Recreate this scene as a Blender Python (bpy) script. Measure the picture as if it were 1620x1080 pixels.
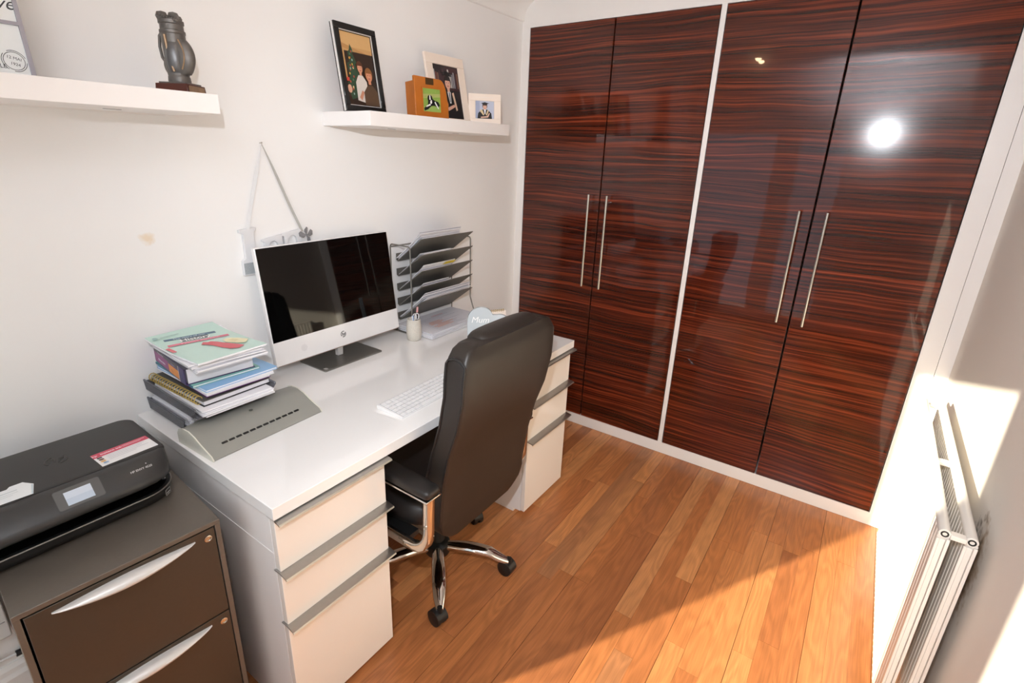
import bpy, math, random
from mathutils import Vector, Matrix, Euler

for _o in list(bpy.data.objects):
    bpy.data.objects.remove(_o)
SC = bpy.context.scene
COL = SC.collection
PI = math.pi
random.seed(7)

# ------------------------------------------------------------------ camera, sky, sun, lamps, exposure
cam_d = bpy.data.cameras.new('camera')
cam = bpy.data.objects.new('camera', cam_d)
COL.objects.link(cam)
cam_d.sensor_fit = 'HORIZONTAL'
cam_d.sensor_width = 36.0
cam_d.lens = 815.82 * 36.0 / 1620.0
cam_d.shift_x = (810.0 - 792.44) / 1620.0
cam_d.shift_y = (524.55 - 540.0) / 1620.0
cam_d.clip_start = 0.02
cam.matrix_world = Matrix(((0.81276486, -0.21400158, 0.54186402, 1.70748),
                           (0.58183943, 0.25090883, -0.77363276, -2.54900),
                           (0.02960016, 0.94405936, 0.32844443, 1.53980),
                           (0, 0, 0, 1)))
SC.camera = cam

world = bpy.data.worlds.new('world')
SC.world = world
world.use_nodes = True
wn = world.node_tree
wn.nodes.clear()
bg = wn.nodes.new('ShaderNodeBackground')
bg.inputs['Color'].default_value = (0.74, 0.88, 1.0, 1)      # plain hazy sky
bg.inputs['Strength'].default_value = 1.4
wo = wn.nodes.new('ShaderNodeOutputWorld')
wn.links.new(bg.outputs[0], wo.inputs['Surface'])

sun_d = bpy.data.lights.new('sun', 'SUN')
sun_d.energy = 20.0
sun_d.angle = math.radians(0.6)
sun_d.color = (1.0, 0.89, 0.70)
sun = bpy.data.objects.new('sun', sun_d)
COL.objects.link(sun)
sun.location = (0, -6, 4)
sun.rotation_euler = Vector((0.5, 0.866, -0.279)).to_track_quat('-Z', 'Y').to_euler()

# the photographer's flash on top of the camera: bare head plus the part bounced off the ceiling
fl_d = bpy.data.lights.new('camera_flash', 'SPOT')
fl_d.energy = 94.0
fl_d.spot_size = math.radians(118)
fl_d.spot_blend = 1.0
fl_d.shadow_soft_size = 0.012
fl_d.color = (0.94, 0.98, 1.04)
fl = bpy.data.objects.new('camera_flash', fl_d)
COL.objects.link(fl)
fl.location = (1.63, -2.55, 1.76)
fl.rotation_euler = Vector((-0.92, 2.55, -0.72)).to_track_quat('-Z', 'Y').to_euler()
fb_d = bpy.data.lights.new('bounce_flash', 'SPOT')
fb_d.energy = 132.0
fb_d.spot_size = math.radians(110)
fb_d.spot_blend = 1.0
fb_d.shadow_soft_size = 0.04
fb_d.color = (0.90, 0.97, 1.08)
fb = bpy.data.objects.new('bounce_flash', fb_d)
COL.objects.link(fb)
fb.location = (1.60, -2.50, 1.74)
fb.rotation_euler = Vector((-0.10, -0.55, 0.90)).to_track_quat('-Z', 'Y').to_euler()

SC.view_settings.view_transform = 'Standard'
SC.view_settings.look = 'None'
SC.view_settings.gamma = 1.0
SC.view_settings.use_curve_mapping = False
SC.view_settings.exposure = -0.06
SC.cycles.use_denoising = True
SC.cycles.max_bounces = 10
SC.cycles.diffuse_bounces = 6
SC.cycles.sample_clamp_indirect = 6.0

# ------------------------------------------------------------------ materials
def lin(c):
    if isinstance(c, str):
        c = c.lstrip('#')
        c = [int(c[i:i + 2], 16) / 255 for i in (0, 2, 4)]
        c = [v / 12.92 if v <= .04045 else ((v + .055) / 1.055) ** 2.4 for v in c]
    return tuple(c[:3]) + (1.0,)

def new_mat(name):
    m = bpy.data.materials.new(name)
    m.use_nodes = True
    nt = m.node_tree
    return m, nt, nt.nodes['Principled BSDF']

def mat(name, color, rough=0.5, metal=0.0, coat=0.0, var=0.05, scale=30.0, bump=0.0, bscale=200.0, spec=None, coat_r=0.05):
    m, nt, b = new_mat(name)
    c = lin(color)
    tc = nt.nodes.new('ShaderNodeTexCoord')
    nz = nt.nodes.new('ShaderNodeTexNoise')
    nz.inputs['Scale'].default_value = scale
    nz.inputs['Detail'].default_value = 3
    nt.links.new(tc.outputs['Object'], nz.inputs['Vector'])
    mr = nt.nodes.new('ShaderNodeMapRange')
    mr.inputs['To Min'].default_value = 1 - var
    mr.inputs['To Max'].default_value = 1 + var
    nt.links.new(nz.outputs['Fac'], mr.inputs['Value'])
    mx = nt.nodes.new('ShaderNodeVectorMath')
    mx.operation = 'SCALE'
    mx.inputs[0].default_value = c[:3]
    nt.links.new(mr.outputs[0], mx.inputs['Scale'])
    nt.links.new(mx.outputs[0], b.inputs['Base Color'])
    b.inputs['Roughness'].default_value = rough
    b.inputs['Metallic'].default_value = metal
    b.inputs['Coat Weight'].default_value = coat
    b.inputs['Coat Roughness'].default_value = coat_r
    if spec is not None:
        b.inputs['Specular IOR Level'].default_value = spec
    if bump:
        n2 = nt.nodes.new('ShaderNodeTexNoise')
        n2.inputs['Scale'].default_value = bscale
        n2.inputs['Detail'].default_value = 2
        nt.links.new(tc.outputs['Object'], n2.inputs['Vector'])
        bp = nt.nodes.new('ShaderNodeBump')
        bp.inputs['Strength'].default_value = bump
        bp.inputs['Distance'].default_value = 0.002
        nt.links.new(n2.outputs['Fac'], bp.inputs['Height'])
        nt.links.new(bp.outputs[0], b.inputs['Normal'])
    return m

_cm = {}
def cmat(hexc, rough=0.5):
    k = (hexc, rough)
    if k not in _cm:
        _cm[k] = mat('print_' + hexc.lstrip('#'), hexc, rough, var=0.04, scale=60)
    return _cm[k]

def wall_mat(name, color, stains=()):
    m, nt, b = new_mat(name)
    geo = nt.nodes.new('ShaderNodeNewGeometry')
    nz = nt.nodes.new('ShaderNodeTexNoise')
    nz.inputs['Scale'].default_value = 2.2
    nz.inputs['Detail'].default_value = 4
    nt.links.new(geo.outputs['Position'], nz.inputs['Vector'])
    mr = nt.nodes.new('ShaderNodeMapRange')
    mr.inputs['To Min'].default_value = .975
    mr.inputs['To Max'].default_value = 1.02
    nt.links.new(nz.outputs['Fac'], mr.inputs['Value'])
    mx = nt.nodes.new('ShaderNodeVectorMath')
    mx.operation = 'SCALE'
    mx.inputs[0].default_value = lin(color)[:3]
    nt.links.new(mr.outputs[0], mx.inputs['Scale'])
    out = mx.outputs[0]
    for (p, r, sc, col, amt) in stains:
        d = nt.nodes.new('ShaderNodeVectorMath')
        d.operation = 'SUBTRACT'
        nt.links.new(geo.outputs['Position'], d.inputs[0])
        d.inputs[1].default_value = p
        s = nt.nodes.new('ShaderNodeVectorMath')
        s.operation = 'MULTIPLY'
        s.inputs[1].default_value = (1, 1, sc)
        nt.links.new(d.outputs[0], s.inputs[0])
        ln = nt.nodes.new('ShaderNodeVectorMath')
        ln.operation = 'LENGTH'
        nt.links.new(s.outputs[0], ln.inputs[0])
        n2 = nt.nodes.new('ShaderNodeTexNoise')
        n2.inputs['Scale'].default_value = 45
        n2.inputs['Detail'].default_value = 4
        nt.links.new(geo.outputs['Position'], n2.inputs['Vector'])
        ma = nt.nodes.new('ShaderNodeMath')
        ma.operation = 'MULTIPLY_ADD'
        nt.links.new(n2.outputs['Fac'], ma.inputs[0])
        ma.inputs[1].default_value = r * 1.6
        nt.links.new(ln.outputs['Value'], ma.inputs[2])
        m2 = nt.nodes.new('ShaderNodeMapRange')
        m2.inputs['From Min'].default_value = r * 1.15
        m2.inputs['From Max'].default_value = r * 1.75
        m2.inputs['To Min'].default_value = amt
        m2.inputs['To Max'].default_value = 0
        nt.links.new(ma.outputs[0], m2.inputs['Value'])
        mi = nt.nodes.new('ShaderNodeMix')
        mi.data_type = 'RGBA'
        nt.links.new(m2.outputs[0], mi.inputs['Factor'])
        nt.links.new(out, mi.inputs['A'])
        mi.inputs['B'].default_value = lin(col)
        out = mi.outputs['Result']
    nt.links.new(out, b.inputs['Base Color'])
    b.inputs['Roughness'].default_value = .75
    n3 = nt.nodes.new('ShaderNodeTexNoise')
    n3.inputs['Scale'].default_value = 90
    nt.links.new(geo.outputs['Position'], n3.inputs['Vector'])
    bp = nt.nodes.new('ShaderNodeBump')
    bp.inputs['Strength'].default_value = .05
    bp.inputs['Distance'].default_value = .003
    nt.links.new(n3.outputs['Fac'], bp.inputs['Height'])
    nt.links.new(bp.outputs[0], b.inputs['Normal'])
    return m

def ramp(nt, stops):
    r = nt.nodes.new('ShaderNodeValToRGB')
    e = r.color_ramp.elements
    while len(e) > 1:
        e.remove(e[-1])
    e[0].position, e[0].color = stops[0][0], lin(stops[0][1])
    for p, c in stops[1:]:
        k = e.new(p)
        k.color = lin(c)
    return r

def ebony_mat():
    m, nt, b = new_mat('macassar_gloss')
    L = nt.links.new
    geo = nt.nodes.new('ShaderNodeNewGeometry')
    # slow warp of the horizontal figure
    mp0 = nt.nodes.new('ShaderNodeMapping')
    mp0.inputs['Scale'].default_value = (1.7, 0.0, 5.0)
    L(geo.outputs['Position'], mp0.inputs['Vector'])
    w = nt.nodes.new('ShaderNodeTexNoise')
    w.inputs['Scale'].default_value = 1.0
    w.inputs['Detail'].default_value = 3
    w.inputs['Roughness'].default_value = .45
    L(mp0.outputs[0], w.inputs['Vector'])
    sp = nt.nodes.new('ShaderNodeSeparateXYZ')
    L(geo.outputs['Position'], sp.inputs[0])
    za = nt.nodes.new('ShaderNodeMath')
    za.operation = 'MULTIPLY_ADD'
    L(w.outputs['Fac'], za.inputs[0])
    za.inputs[1].default_value = .055
    L(sp.outputs['Z'], za.inputs[2])
    cb = nt.nodes.new('ShaderNodeCombineXYZ')
    L(sp.outputs['X'], cb.inputs['X'])
    L(za.outputs[0], cb.inputs['Z'])
    def streak(sx, sz, det, rough):
        mp = nt.nodes.new('ShaderNodeMapping')
        mp.inputs['Scale'].default_value = (sx, 1, sz)
        L(cb.outputs[0], mp.inputs['Vector'])
        n = nt.nodes.new('ShaderNodeTexNoise')
        n.inputs['Scale'].default_value = 1.0
        n.inputs['Detail'].default_value = det
        n.inputs['Roughness'].default_value = rough
        L(mp.outputs[0], n.inputs['Vector'])
        return n
    n1 = streak(.8, 88, 4, .66)
    n2 = streak(.5, 11, 2, .5)
    n3 = streak(2.5, 210, 2, .5)
    r1 = ramp(nt, [(.0, '#1f0c08'), (.36, '#2c110b'), (.46, '#42190e'), (.55, '#602614'), (.65, '#833820'), (1, '#94472a')])
    L(n1.outputs['Fac'], r1.inputs[0])
    mr = nt.nodes.new('ShaderNodeMapRange')
    mr.inputs['From Min'].default_value = .3
    mr.inputs['From Max'].default_value = .7
    mr.inputs['To Min'].default_value = .68
    mr.inputs['To Max'].default_value = 1.2
    L(n2.outputs['Fac'], mr.inputs['Value'])
    mr3 = nt.nodes.new('ShaderNodeMapRange')
    mr3.inputs['From Min'].default_value = .3
    mr3.inputs['From Max'].default_value = .7
    mr3.inputs['To Min'].default_value = .75
    mr3.inputs['To Max'].default_value = 1.25
    L(n3.outputs['Fac'], mr3.inputs['Value'])
    mm = nt.nodes.new('ShaderNodeMath')
    mm.operation = 'MULTIPLY'
    L(mr.outputs[0], mm.inputs[0])
    L(mr3.outputs[0], mm.inputs[1])
    vs = nt.nodes.new('ShaderNodeVectorMath')
    vs.operation = 'SCALE'
    L(r1.outputs[0], vs.inputs[0])
    L(mm.outputs[0], vs.inputs['Scale'])
    L(vs.outputs[0], b.inputs['Base Color'])
    b.inputs['Roughness'].default_value = .14
    b.inputs['Specular IOR Level'].default_value = .22
    b.inputs['Coat Weight'].default_value = .62
    b.inputs['Coat Roughness'].default_value = .022
    b.inputs['Coat IOR'].default_value = 1.5
    n4 = nt.nodes.new('ShaderNodeTexNoise')
    n4.inputs['Scale'].default_value = 3.0
    n4.inputs['Detail'].default_value = 1
    L(geo.outputs['Position'], n4.inputs['Vector'])
    bp = nt.nodes.new('ShaderNodeBump')
    bp.inputs['Strength'].default_value = .06
    bp.inputs['Distance'].default_value = .02
    L(n4.outputs['Fac'], bp.inputs['Height'])
    L(bp.outputs[0], b.inputs['Coat Normal'])
    return m

def oak_mat():
    m, nt, b = new_mat('oak_strip')
    L = nt.links.new
    geo = nt.nodes.new('ShaderNodeNewGeometry')
    oi = nt.nodes.new('ShaderNodeObjectInfo')
    off = nt.nodes.new('ShaderNodeVectorMath')
    off.operation = 'SCALE'
    off.inputs[0].default_value = (37.0, 61.0, 13.0)
    L(oi.outputs['Random'], off.inputs['Scale'])
    ad = nt.nodes.new('ShaderNodeVectorMath')
    L(geo.outputs['Position'], ad.inputs[0])
    L(off.outputs[0], ad.inputs[1])
    # cathedral figure: distorted rings stretched along the strip
    mpw = nt.nodes.new('ShaderNodeMapping')
    mpw.inputs['Scale'].default_value = (9, 1.6, 1)
    L(ad.outputs[0], mpw.inputs['Vector'])
    nw = nt.nodes.new('ShaderNodeTexNoise')
    nw.inputs['Scale'].default_value = 1.0
    nw.inputs['Detail'].default_value = 2
    L(mpw.outputs[0], nw.inputs['Vector'])
    mu = nt.nodes.new('ShaderNodeMath')
    mu.operation = 'MULTIPLY'
    mu.inputs[1].default_value = 80
    L(nw.outputs['Fac'], mu.inputs[0])
    sn = nt.nodes.new('ShaderNodeMath')
    sn.operation = 'SINE'
    L(mu.outputs[0], sn.inputs[0])
    mpf = nt.nodes.new('ShaderNodeMapping')
    mpf.inputs['Scale'].default_value = (260, 9, 1)
    L(ad.outputs[0], mpf.inputs['Vector'])
    nf = nt.nodes.new('ShaderNodeTexNoise')
    nf.inputs['Scale'].default_value = 1.0
    nf.inputs['Detail'].default_value = 3
    L(mpf.outputs[0], nf.inputs['Vector'])
    a1 = nt.nodes.new('ShaderNodeMapRange')
    a1.inputs['From Min'].default_value = -1
    a1.inputs['To Min'].default_value = .86
    a1.inputs['To Max'].default_value = 1.05
    L(sn.outputs[0], a1.inputs['Value'])
    a2 = nt.nodes.new('ShaderNodeMapRange')
    a2.inputs['From Min'].default_value = .3
    a2.inputs['From Max'].default_value = .7
    a2.inputs['To Min'].default_value = .86
    a2.inputs['To Max'].default_value = 1.12
    L(nf.outputs['Fac'], a2.inputs['Value'])
    mm = nt.nodes.new('ShaderNodeMath')
    mm.operation = 'MULTIPLY'
    L(a1.outputs[0], mm.inputs[0])
    L(a2.outputs[0], mm.inputs[1])
    rc = ramp(nt, [(0, '#9a5f3a'), (.2, '#ab6b40'), (.5, '#b57344'), (.75, '#bf7d4c'), (.92, '#cb8c58'), (1, '#9f6a47')])
    wn_ = nt.nodes.new('ShaderNodeTexWhiteNoise')
    wn_.noise_dimensions = '1D'
    L(oi.outputs['Random'], wn_.inputs['W'])
    L(wn_.outputs['Value'], rc.inputs[0])
    vs = nt.nodes.new('ShaderNodeVectorMath')
    vs.operation = 'SCALE'
    L(rc.outputs[0], vs.inputs[0])
    L(mm.outputs[0], vs.inputs['Scale'])
    L(vs.outputs[0], b.inputs['Base Color'])
    b.inputs['Roughness'].default_value = .30
    bp = nt.nodes.new('ShaderNodeBump')
    bp.inputs['Strength'].default_value = .08
    bp.inputs['Distance'].default_value = .001
    L(nf.outputs['Fac'], bp.inputs['Height'])
    L(bp.outputs[0], b.inputs['Normal'])
    return m

def clear_mat(name, tint, alpha, rough=.05):
    # thin see-through sheet: tinted transparency under a faint gloss
    m = bpy.data.materials.new(name)
    m.use_nodes = True
    nt = m.node_tree
    nt.nodes.clear()
    out = nt.nodes.new('ShaderNodeOutputMaterial')
    tr = nt.nodes.new('ShaderNodeBsdfTransparent')
    tr.inputs['Color'].default_value = lin(tint)
    pr = nt.nodes.new('ShaderNodeBsdfPrincipled')
    pr.inputs['Base Color'].default_value = lin(tint)
    pr.inputs['Roughness'].default_value = rough
    nz = nt.nodes.new('ShaderNodeTexNoise')
    nz.inputs['Scale'].default_value = 12
    mr = nt.nodes.new('ShaderNodeMapRange')
    mr.inputs['To Min'].default_value = alpha * .85
    mr.inputs['To Max'].default_value = alpha * 1.15
    nt.links.new(nz.outputs['Fac'], mr.inputs['Value'])
    mx = nt.nodes.new('ShaderNodeMixShader')
    nt.links.new(mr.outputs[0], mx.inputs[0])
    nt.links.new(tr.outputs[0], mx.inputs[1])
    nt.links.new(pr.outputs[0], mx.inputs[2])
    nt.links.new(mx.outputs[0], out.inputs['Surface'])
    return m

M = {}
M['wall'] = wall_mat('wall_paint', '#f0efee', [((0, -1.918, 1.272), .022, 1.0, '#e6d3b8', .8)])
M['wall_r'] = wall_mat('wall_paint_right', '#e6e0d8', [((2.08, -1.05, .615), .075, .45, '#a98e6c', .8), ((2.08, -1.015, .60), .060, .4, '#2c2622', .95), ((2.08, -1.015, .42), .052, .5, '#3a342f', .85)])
M['ceil'] = wall_mat('ceiling_paint', '#f3f2f0')
M['white'] = mat('white_paint', '#efecea', .3, coat=.2, var=.015, scale=8)
M['frame_white'] = mat('white_satin', '#ece9e6', .32, coat=.25, var=.02, scale=8)
M['desk'] = mat('white_gloss_top', '#f0eeec', .12, coat=.5, var=.012, scale=6)
M['drawer'] = mat('white_gloss_drawer', '#efe9e1', .15, coat=.4, var=.012, scale=6)
M['alu'] = mat('brushed_aluminium', '#b3b1ae', .38, 1.0, var=.05, scale=80)
M['alu_dark'] = mat('anodised_grey', '#8f8d88', .4, .9, var=.05, scale=80)
M['steel'] = mat('brushed_steel', '#c9c4bb', .25, 1.0, var=.04, scale=90)
M['chrome'] = mat('chrome', '#dcd8d2', .06, 1.0, var=.01)
M['ebony'] = ebony_mat()
M['oak'] = oak_mat()
M['gap'] = mat('dark_joint', '#3a2113', .8)
M['leather'] = mat('black_leather', '#221b16', .47, var=.12, scale=14, bump=.12, bscale=420, spec=.55)
M['leather2'] = mat('black_leather_side', '#1d1a19', .42, var=.12, scale=14, bump=.12, bscale=420)
M['black'] = mat('black_plastic', '#161616', .45, var=.1)
M['blackgloss'] = mat('black_gloss', '#0c0c0d', .15, var=.05)
M['printer_lid'] = mat('printer_lid_black', '#2b2a2a', .5, var=.04, bump=.06, bscale=900)
M['printer_front'] = mat('printer_front_black', '#333333', .38, var=.04)
M['cabinet'] = mat('cabinet_bronze_metal', '#6a6259', .42, .35, var=.06, scale=120, bump=.04, bscale=700)
M['cabinet_d'] = mat('cabinet_drawer_metal', '#4a4137', .38, .35, var=.06, scale=120, bump=.04, bscale=700)
M['silver'] = mat('silver_plastic', '#dcdad8', .35, .25, var=.02)
M['mesh'] = mat('grey_mesh_metal', '#77746e', .5, .4, var=.12, scale=400)
M['wire'] = mat('grey_wire', '#8b8882', .4, .6)
M['screen'] = mat('screen_glass', '#050505', .03, var=.01, spec=.5)
M['mon_white'] = mat('monitor_white', '#e9e7e6', .25, coat=.3, var=.01)
M['paper'] = mat('paper_white', '#ecebee', .75, var=.03, scale=40)
M['paper2'] = mat('paper_grey', '#dcdbe0', .75, var=.05, scale=40)
M['lam'] = mat('laminator_grey', '#8f8e87', .38, var=.03)
M['cream'] = mat('cream_frame', '#efe0d2', .5, var=.03)
M['stone'] = mat('speckled_concrete', '#d2cbbf', .6, var=.22, scale=260)
M['orange'] = mat('orange_wood', '#b8691f', .4, var=.14, scale=25, coat=.2)
M['bronze'] = mat('antique_bronze', '#6e6a66', .48, .55, var=.35, scale=45)
M['copper'] = mat('rubbed_copper', '#a08468', .42, .6, var=.35, scale=60)
M['mahogany'] = mat('mahogany', '#4a1c10', .3, var=.2, scale=30, coat=.3)
M['acrylic'] = clear_mat('smoked_acrylic', '#a6a6ac', .30)
M['glass'] = clear_mat('window_glass', '#fafcfc', .05, .02)
M['heart'] = mat('frosted_glass_heart', '#c3cace', .12, var=.03, coat=.5)
M['radiator'] = mat('radiator_enamel', '#ece6de', .25, coat=.2, var=.015)
M['grey_shade'] = mat('hollow_grey', '#a3a39c', .6)
M['glitter'] = mat('silver_glitter', '#a9afb3', .4, .2, var=.55, scale=500)
M['ribbon'] = mat('satin_ribbon', '#c3c2bf', .35, var=.08, scale=120)
M['letter'] = mat('painted_letter', '#dfdfe1', .45, var=.02)
M['plug'] = mat('plug_black', '#1b1b1d', .5)
M['lilac'] = mat('lilac_grey_metal', '#a3a2ad', .4, .5)
M['gold'] = mat('gold_wire', '#cdb269', .4, .5)

# ------------------------------------------------------------------ mesh helpers
class MB:
    def __init__(s):
        s.v, s.f, s.m = [], [], []
        s.cur = 0
    def add(s, vs, fs):
        o = len(s.v)
        s.v += [tuple(p) for p in vs]
        for f in fs:
            s.f.append(tuple(i + o for i in f))
            s.m.append(s.cur)
        return s
    def box(s, x0, x1, y0, y1, z0, z1, T=None):
        vs = [(x, y, z) for z in (z0, z1) for y in (y0, y1) for x in (x0, x1)]
        if T is not None:
            vs = [T @ Vector(p) for p in vs]
        return s.add(vs, [(0, 2, 3, 1), (4, 5, 7, 6), (0, 1, 5, 4), (2, 6, 7, 3), (0, 4, 6, 2), (1, 3, 7, 5)])
    def loft(s, rings, cap0=True, cap1=True, closed=False):
        n = len(rings[0])
        vs = [p for r in rings for p in r]
        fs = []
        k = len(rings)
        for i in range(k if closed else k - 1):
            a, b = i * n, ((i + 1) % k) * n
            for j in range(n):
                j2 = (j + 1) % n
                fs.append((a + j, a + j2, b + j2, b + j))
        if not closed:
            if cap0:
                fs.append(tuple(reversed(range(n))))
            if cap1:
                fs.append(tuple((k - 1) * n + j for j in range(n)))
        return s.add(vs, fs)
    def tube(s, path, r, n=8, closed=False):
        P = [Vector(p) for p in path]
        k = len(P)
        rr = r if isinstance(r, (list, tuple)) else [r] * k
        rings = []
        up = None
        for i in range(k):
            if closed:
                t = (P[(i + 1) % k] - P[i - 1]).normalized()
            else:
                t = (P[min(i + 1, k - 1)] - P[max(i - 1, 0)]).normalized()
            if up is None:
                up = Vector((0, 0, 1)) if abs(t.z) < .9 else Vector((1, 0, 0))
            a = t.cross(up).normalized()
            up = a.cross(t).normalized()
            rings.append([P[i] + a * (math.cos(2 * PI * j / n) * rr[i]) + up * (math.sin(2 * PI * j / n) * rr[i]) for j in range(n)])
        return s.loft(rings, closed=closed)
    def lathe(s, prof, n=24, c=(0, 0, 0), T=None):
        rings = []
        for r, z in prof:
            ring = [Vector((c[0] + r * math.cos(2 * PI * j / n), c[1] + r * math.sin(2 * PI * j / n), c[2] + z)) for j in range(n)]
            if T is not None:
                ring = [T @ p for p in ring]
            rings.append(ring)
        return s.loft(rings)
    def prism(s, pts, fn, h0, h1):
        # pts: 2D outline; fn(u, v, h) -> 3D
        n = len(pts)
        vs = [fn(u, v, h0) for u, v in pts] + [fn(u, v, h1) for u, v in pts]
        fs = [tuple(reversed(range(n))), tuple(range(n, 2 * n))]
        for j in range(n):
            j2 = (j + 1) % n
            fs.append((j, j2, n + j2, n + j))
        return s.add(vs, fs)
    def flat(s, pts, fn, h):
        return s.add([fn(u, v, h) for u, v in pts], [tuple(range(len(pts)))])

def obj(name, mb, m, parent=None, smooth=40, bevel=0.0, seg=2, loc=None, rot=None):
    me = bpy.data.meshes.new(name)
    me.from_pydata(mb.v, [], mb.f)
    ms = m if isinstance(m, (list, tuple)) else [m]
    for x in ms:
        me.materials.append(x)
    if len(ms) > 1:
        me.polygons.foreach_set('material_index', mb.m)
    me.update()
    import bmesh as _b
    bm = _b.new()
    bm.from_mesh(me)
    _b.ops.recalc_face_normals(bm, faces=bm.faces)
    bm.to_mesh(me)
    bm.free()
    if smooth:
        me.shade_smooth()
        me.set_sharp_from_angle(angle=math.radians(smooth))
    o = bpy.data.objects.new(name, me)
    COL.objects.link(o)
    if parent is not None:
        o.parent = parent
    if loc:
        o.location = loc
    if rot:
        o.rotation_euler = rot
    if bevel:
        md = o.modifiers.new('bevel', 'BEVEL')
        md.width = bevel
        md.segments = seg
        md.limit_method = 'ANGLE'
        md.angle_limit = math.radians(40)
    return o

def tag(o, label, cat, group=None):
    o['label'] = label
    o['category'] = cat
    if group:
        o['group'] = group
    return o

def thing(name, label, cat, loc=(0, 0, 0), rotz=0.0, group=None, lean=0.0):
    o = bpy.data.objects.new(name, None)
    o.empty_display_size = .05
    COL.objects.link(o)
    o.location = loc
    o.rotation_euler = (0, lean, rotz)
    return tag(o, label, cat, group)

def struct(name, mb, m, parent=None, **k):
    o = obj(name, mb, m, parent, **k)
    o['kind'] = 'structure'
    return o

def bx(*a):
    return MB().box(*a)

def arc(cx, cy, r, a0, a1, n):
    return [(cx + r * math.cos(math.radians(a0 + (a1 - a0) * i / n)), cy + r * math.sin(math.radians(a0 + (a1 - a0) * i / n))) for i in range(n + 1)]

def ell(cx, cy, rx, ry, n=20, rot=0):
    c, s_ = math.cos(math.radians(rot)), math.sin(math.radians(rot))
    return [(cx + rx * math.cos(2 * PI * i / n) * c - ry * math.sin(2 * PI * i / n) * s_,
             cy + rx * math.cos(2 * PI * i / n) * s_ + ry * math.sin(2 * PI * i / n) * c) for i in range(n)]

def rrect(x0, x1, y0, y1, r, n=5):
    return (arc(x1 - r, y1 - r, r, 0, 90, n) + arc(x0 + r, y1 - r, r, 90, 180, n) +
            arc(x0 + r, y0 + r, r, 180, 270, n) + arc(x1 - r, y0 + r, r, 270, 360, n))

def rect(x0, x1, y0, y1):
    return [(x0, y0), (x1, y0), (x1, y1), (x0, y1)]

def text_geo(body, size, shear=0.0, align='CENTER', bold=0.0):
    cu = bpy.data.curves.new('txt', 'FONT')
    cu.body = body
    cu.size = size
    cu.shear = shear
    cu.align_x = align
    cu.resolution_u = 3
    cu.offset = bold
    o = bpy.data.objects.new('txt', cu)
    COL.objects.link(o)
    dg = bpy.context.evaluated_depsgraph_get()
    me = bpy.data.meshes.new_from_object(o.evaluated_get(dg))
    vs = [tuple(v.co) for v in me.vertices]
    fs = [tuple(p.vertices) for p in me.polygons]
    bpy.data.objects.remove(o)
    bpy.data.curves.remove(cu)
    bpy.data.meshes.remove(me)
    return vs, fs

def put_text(mb, body, size, fn, h, u=0, v=0, rot=0.0, **k):
    vs, fs = text_geo(body, size, **k)
    c, s_ = math.cos(rot), math.sin(rot)
    return mb.add([fn(u + p[0] * c - p[1] * s_, v + p[0] * s_ + p[1] * c, h) for p in vs], fs)

def layered(name, parent, fn, layers, h0=0.0, step=0.00025, rough=.35):
    # flat print: stacked colour areas [(hex, outline | ('text', body, size, u, v, opts))]
    mb = MB()
    ms, idx = [], {}
    h = h0
    for c, pts in layers:
        if c not in idx:
            idx[c] = len(ms)
            ms.append(cmat(c, rough))
        mb.cur = idx[c]
        if pts[0] == 'text':
            _, body, size, u, v, o = pts
            put_text(mb, body, size, fn, h, u, v, **o)
        else:
            mb.flat(pts, fn, h)
        h += step
    me = bpy.data.meshes.new(name)
    me.from_pydata(mb.v, [], mb.f)
    for x in ms:
        me.materials.append(x)
    me.polygons.foreach_set('material_index', mb.m)
    me.update()
    o = bpy.data.objects.new(name, me)
    COL.objects.link(o)
    o.parent = parent
    return o

def superbox(rings_spec, ex=5, n=40, low=None):
    # rings of superellipse sections: (cx, cy, z, hx, hy[, tilt])
    rings = []
    ex0 = ex
    for cx, cy, z, hx, hy in rings_spec:
        r = []
        ex = ex0 if low is None or z > low else 22
        for j in range(n):
            a = 2 * PI * j / n
            c, s_ = math.cos(a), math.sin(a)
            r.append(Vector((cx + hx * math.copysign(abs(c) ** (2 / ex), c), cy + hy * math.copysign(abs(s_) ** (2 / ex), s_), z)))
        rings.append(r)
    return rings

XY = lambda u, v, h: (u, v, h)
YZ = lambda u, v, h: (h, u, v)          # seen from +x: u runs right, v up

# ------------------------------------------------------------------ room shell
CEIL = 2.29
W = 2.08
YB = -3.10
struct('wall_left', bx(-.12, 0, YB - .1, .72, 0, CEIL + .1), M['wall'])
struct('wall_right', bx(W, W + .12, YB - .1, .72, 0, CEIL + .1), M['wall_r'])
struct('wall_far', bx(-.12, W + .12, .62, .72, 0, CEIL + .1), M['wall'])
struct('ceiling', bx(-.12, W + .12, YB - .12, .72, CEIL, CEIL + .1), M['ceil'])
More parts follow.
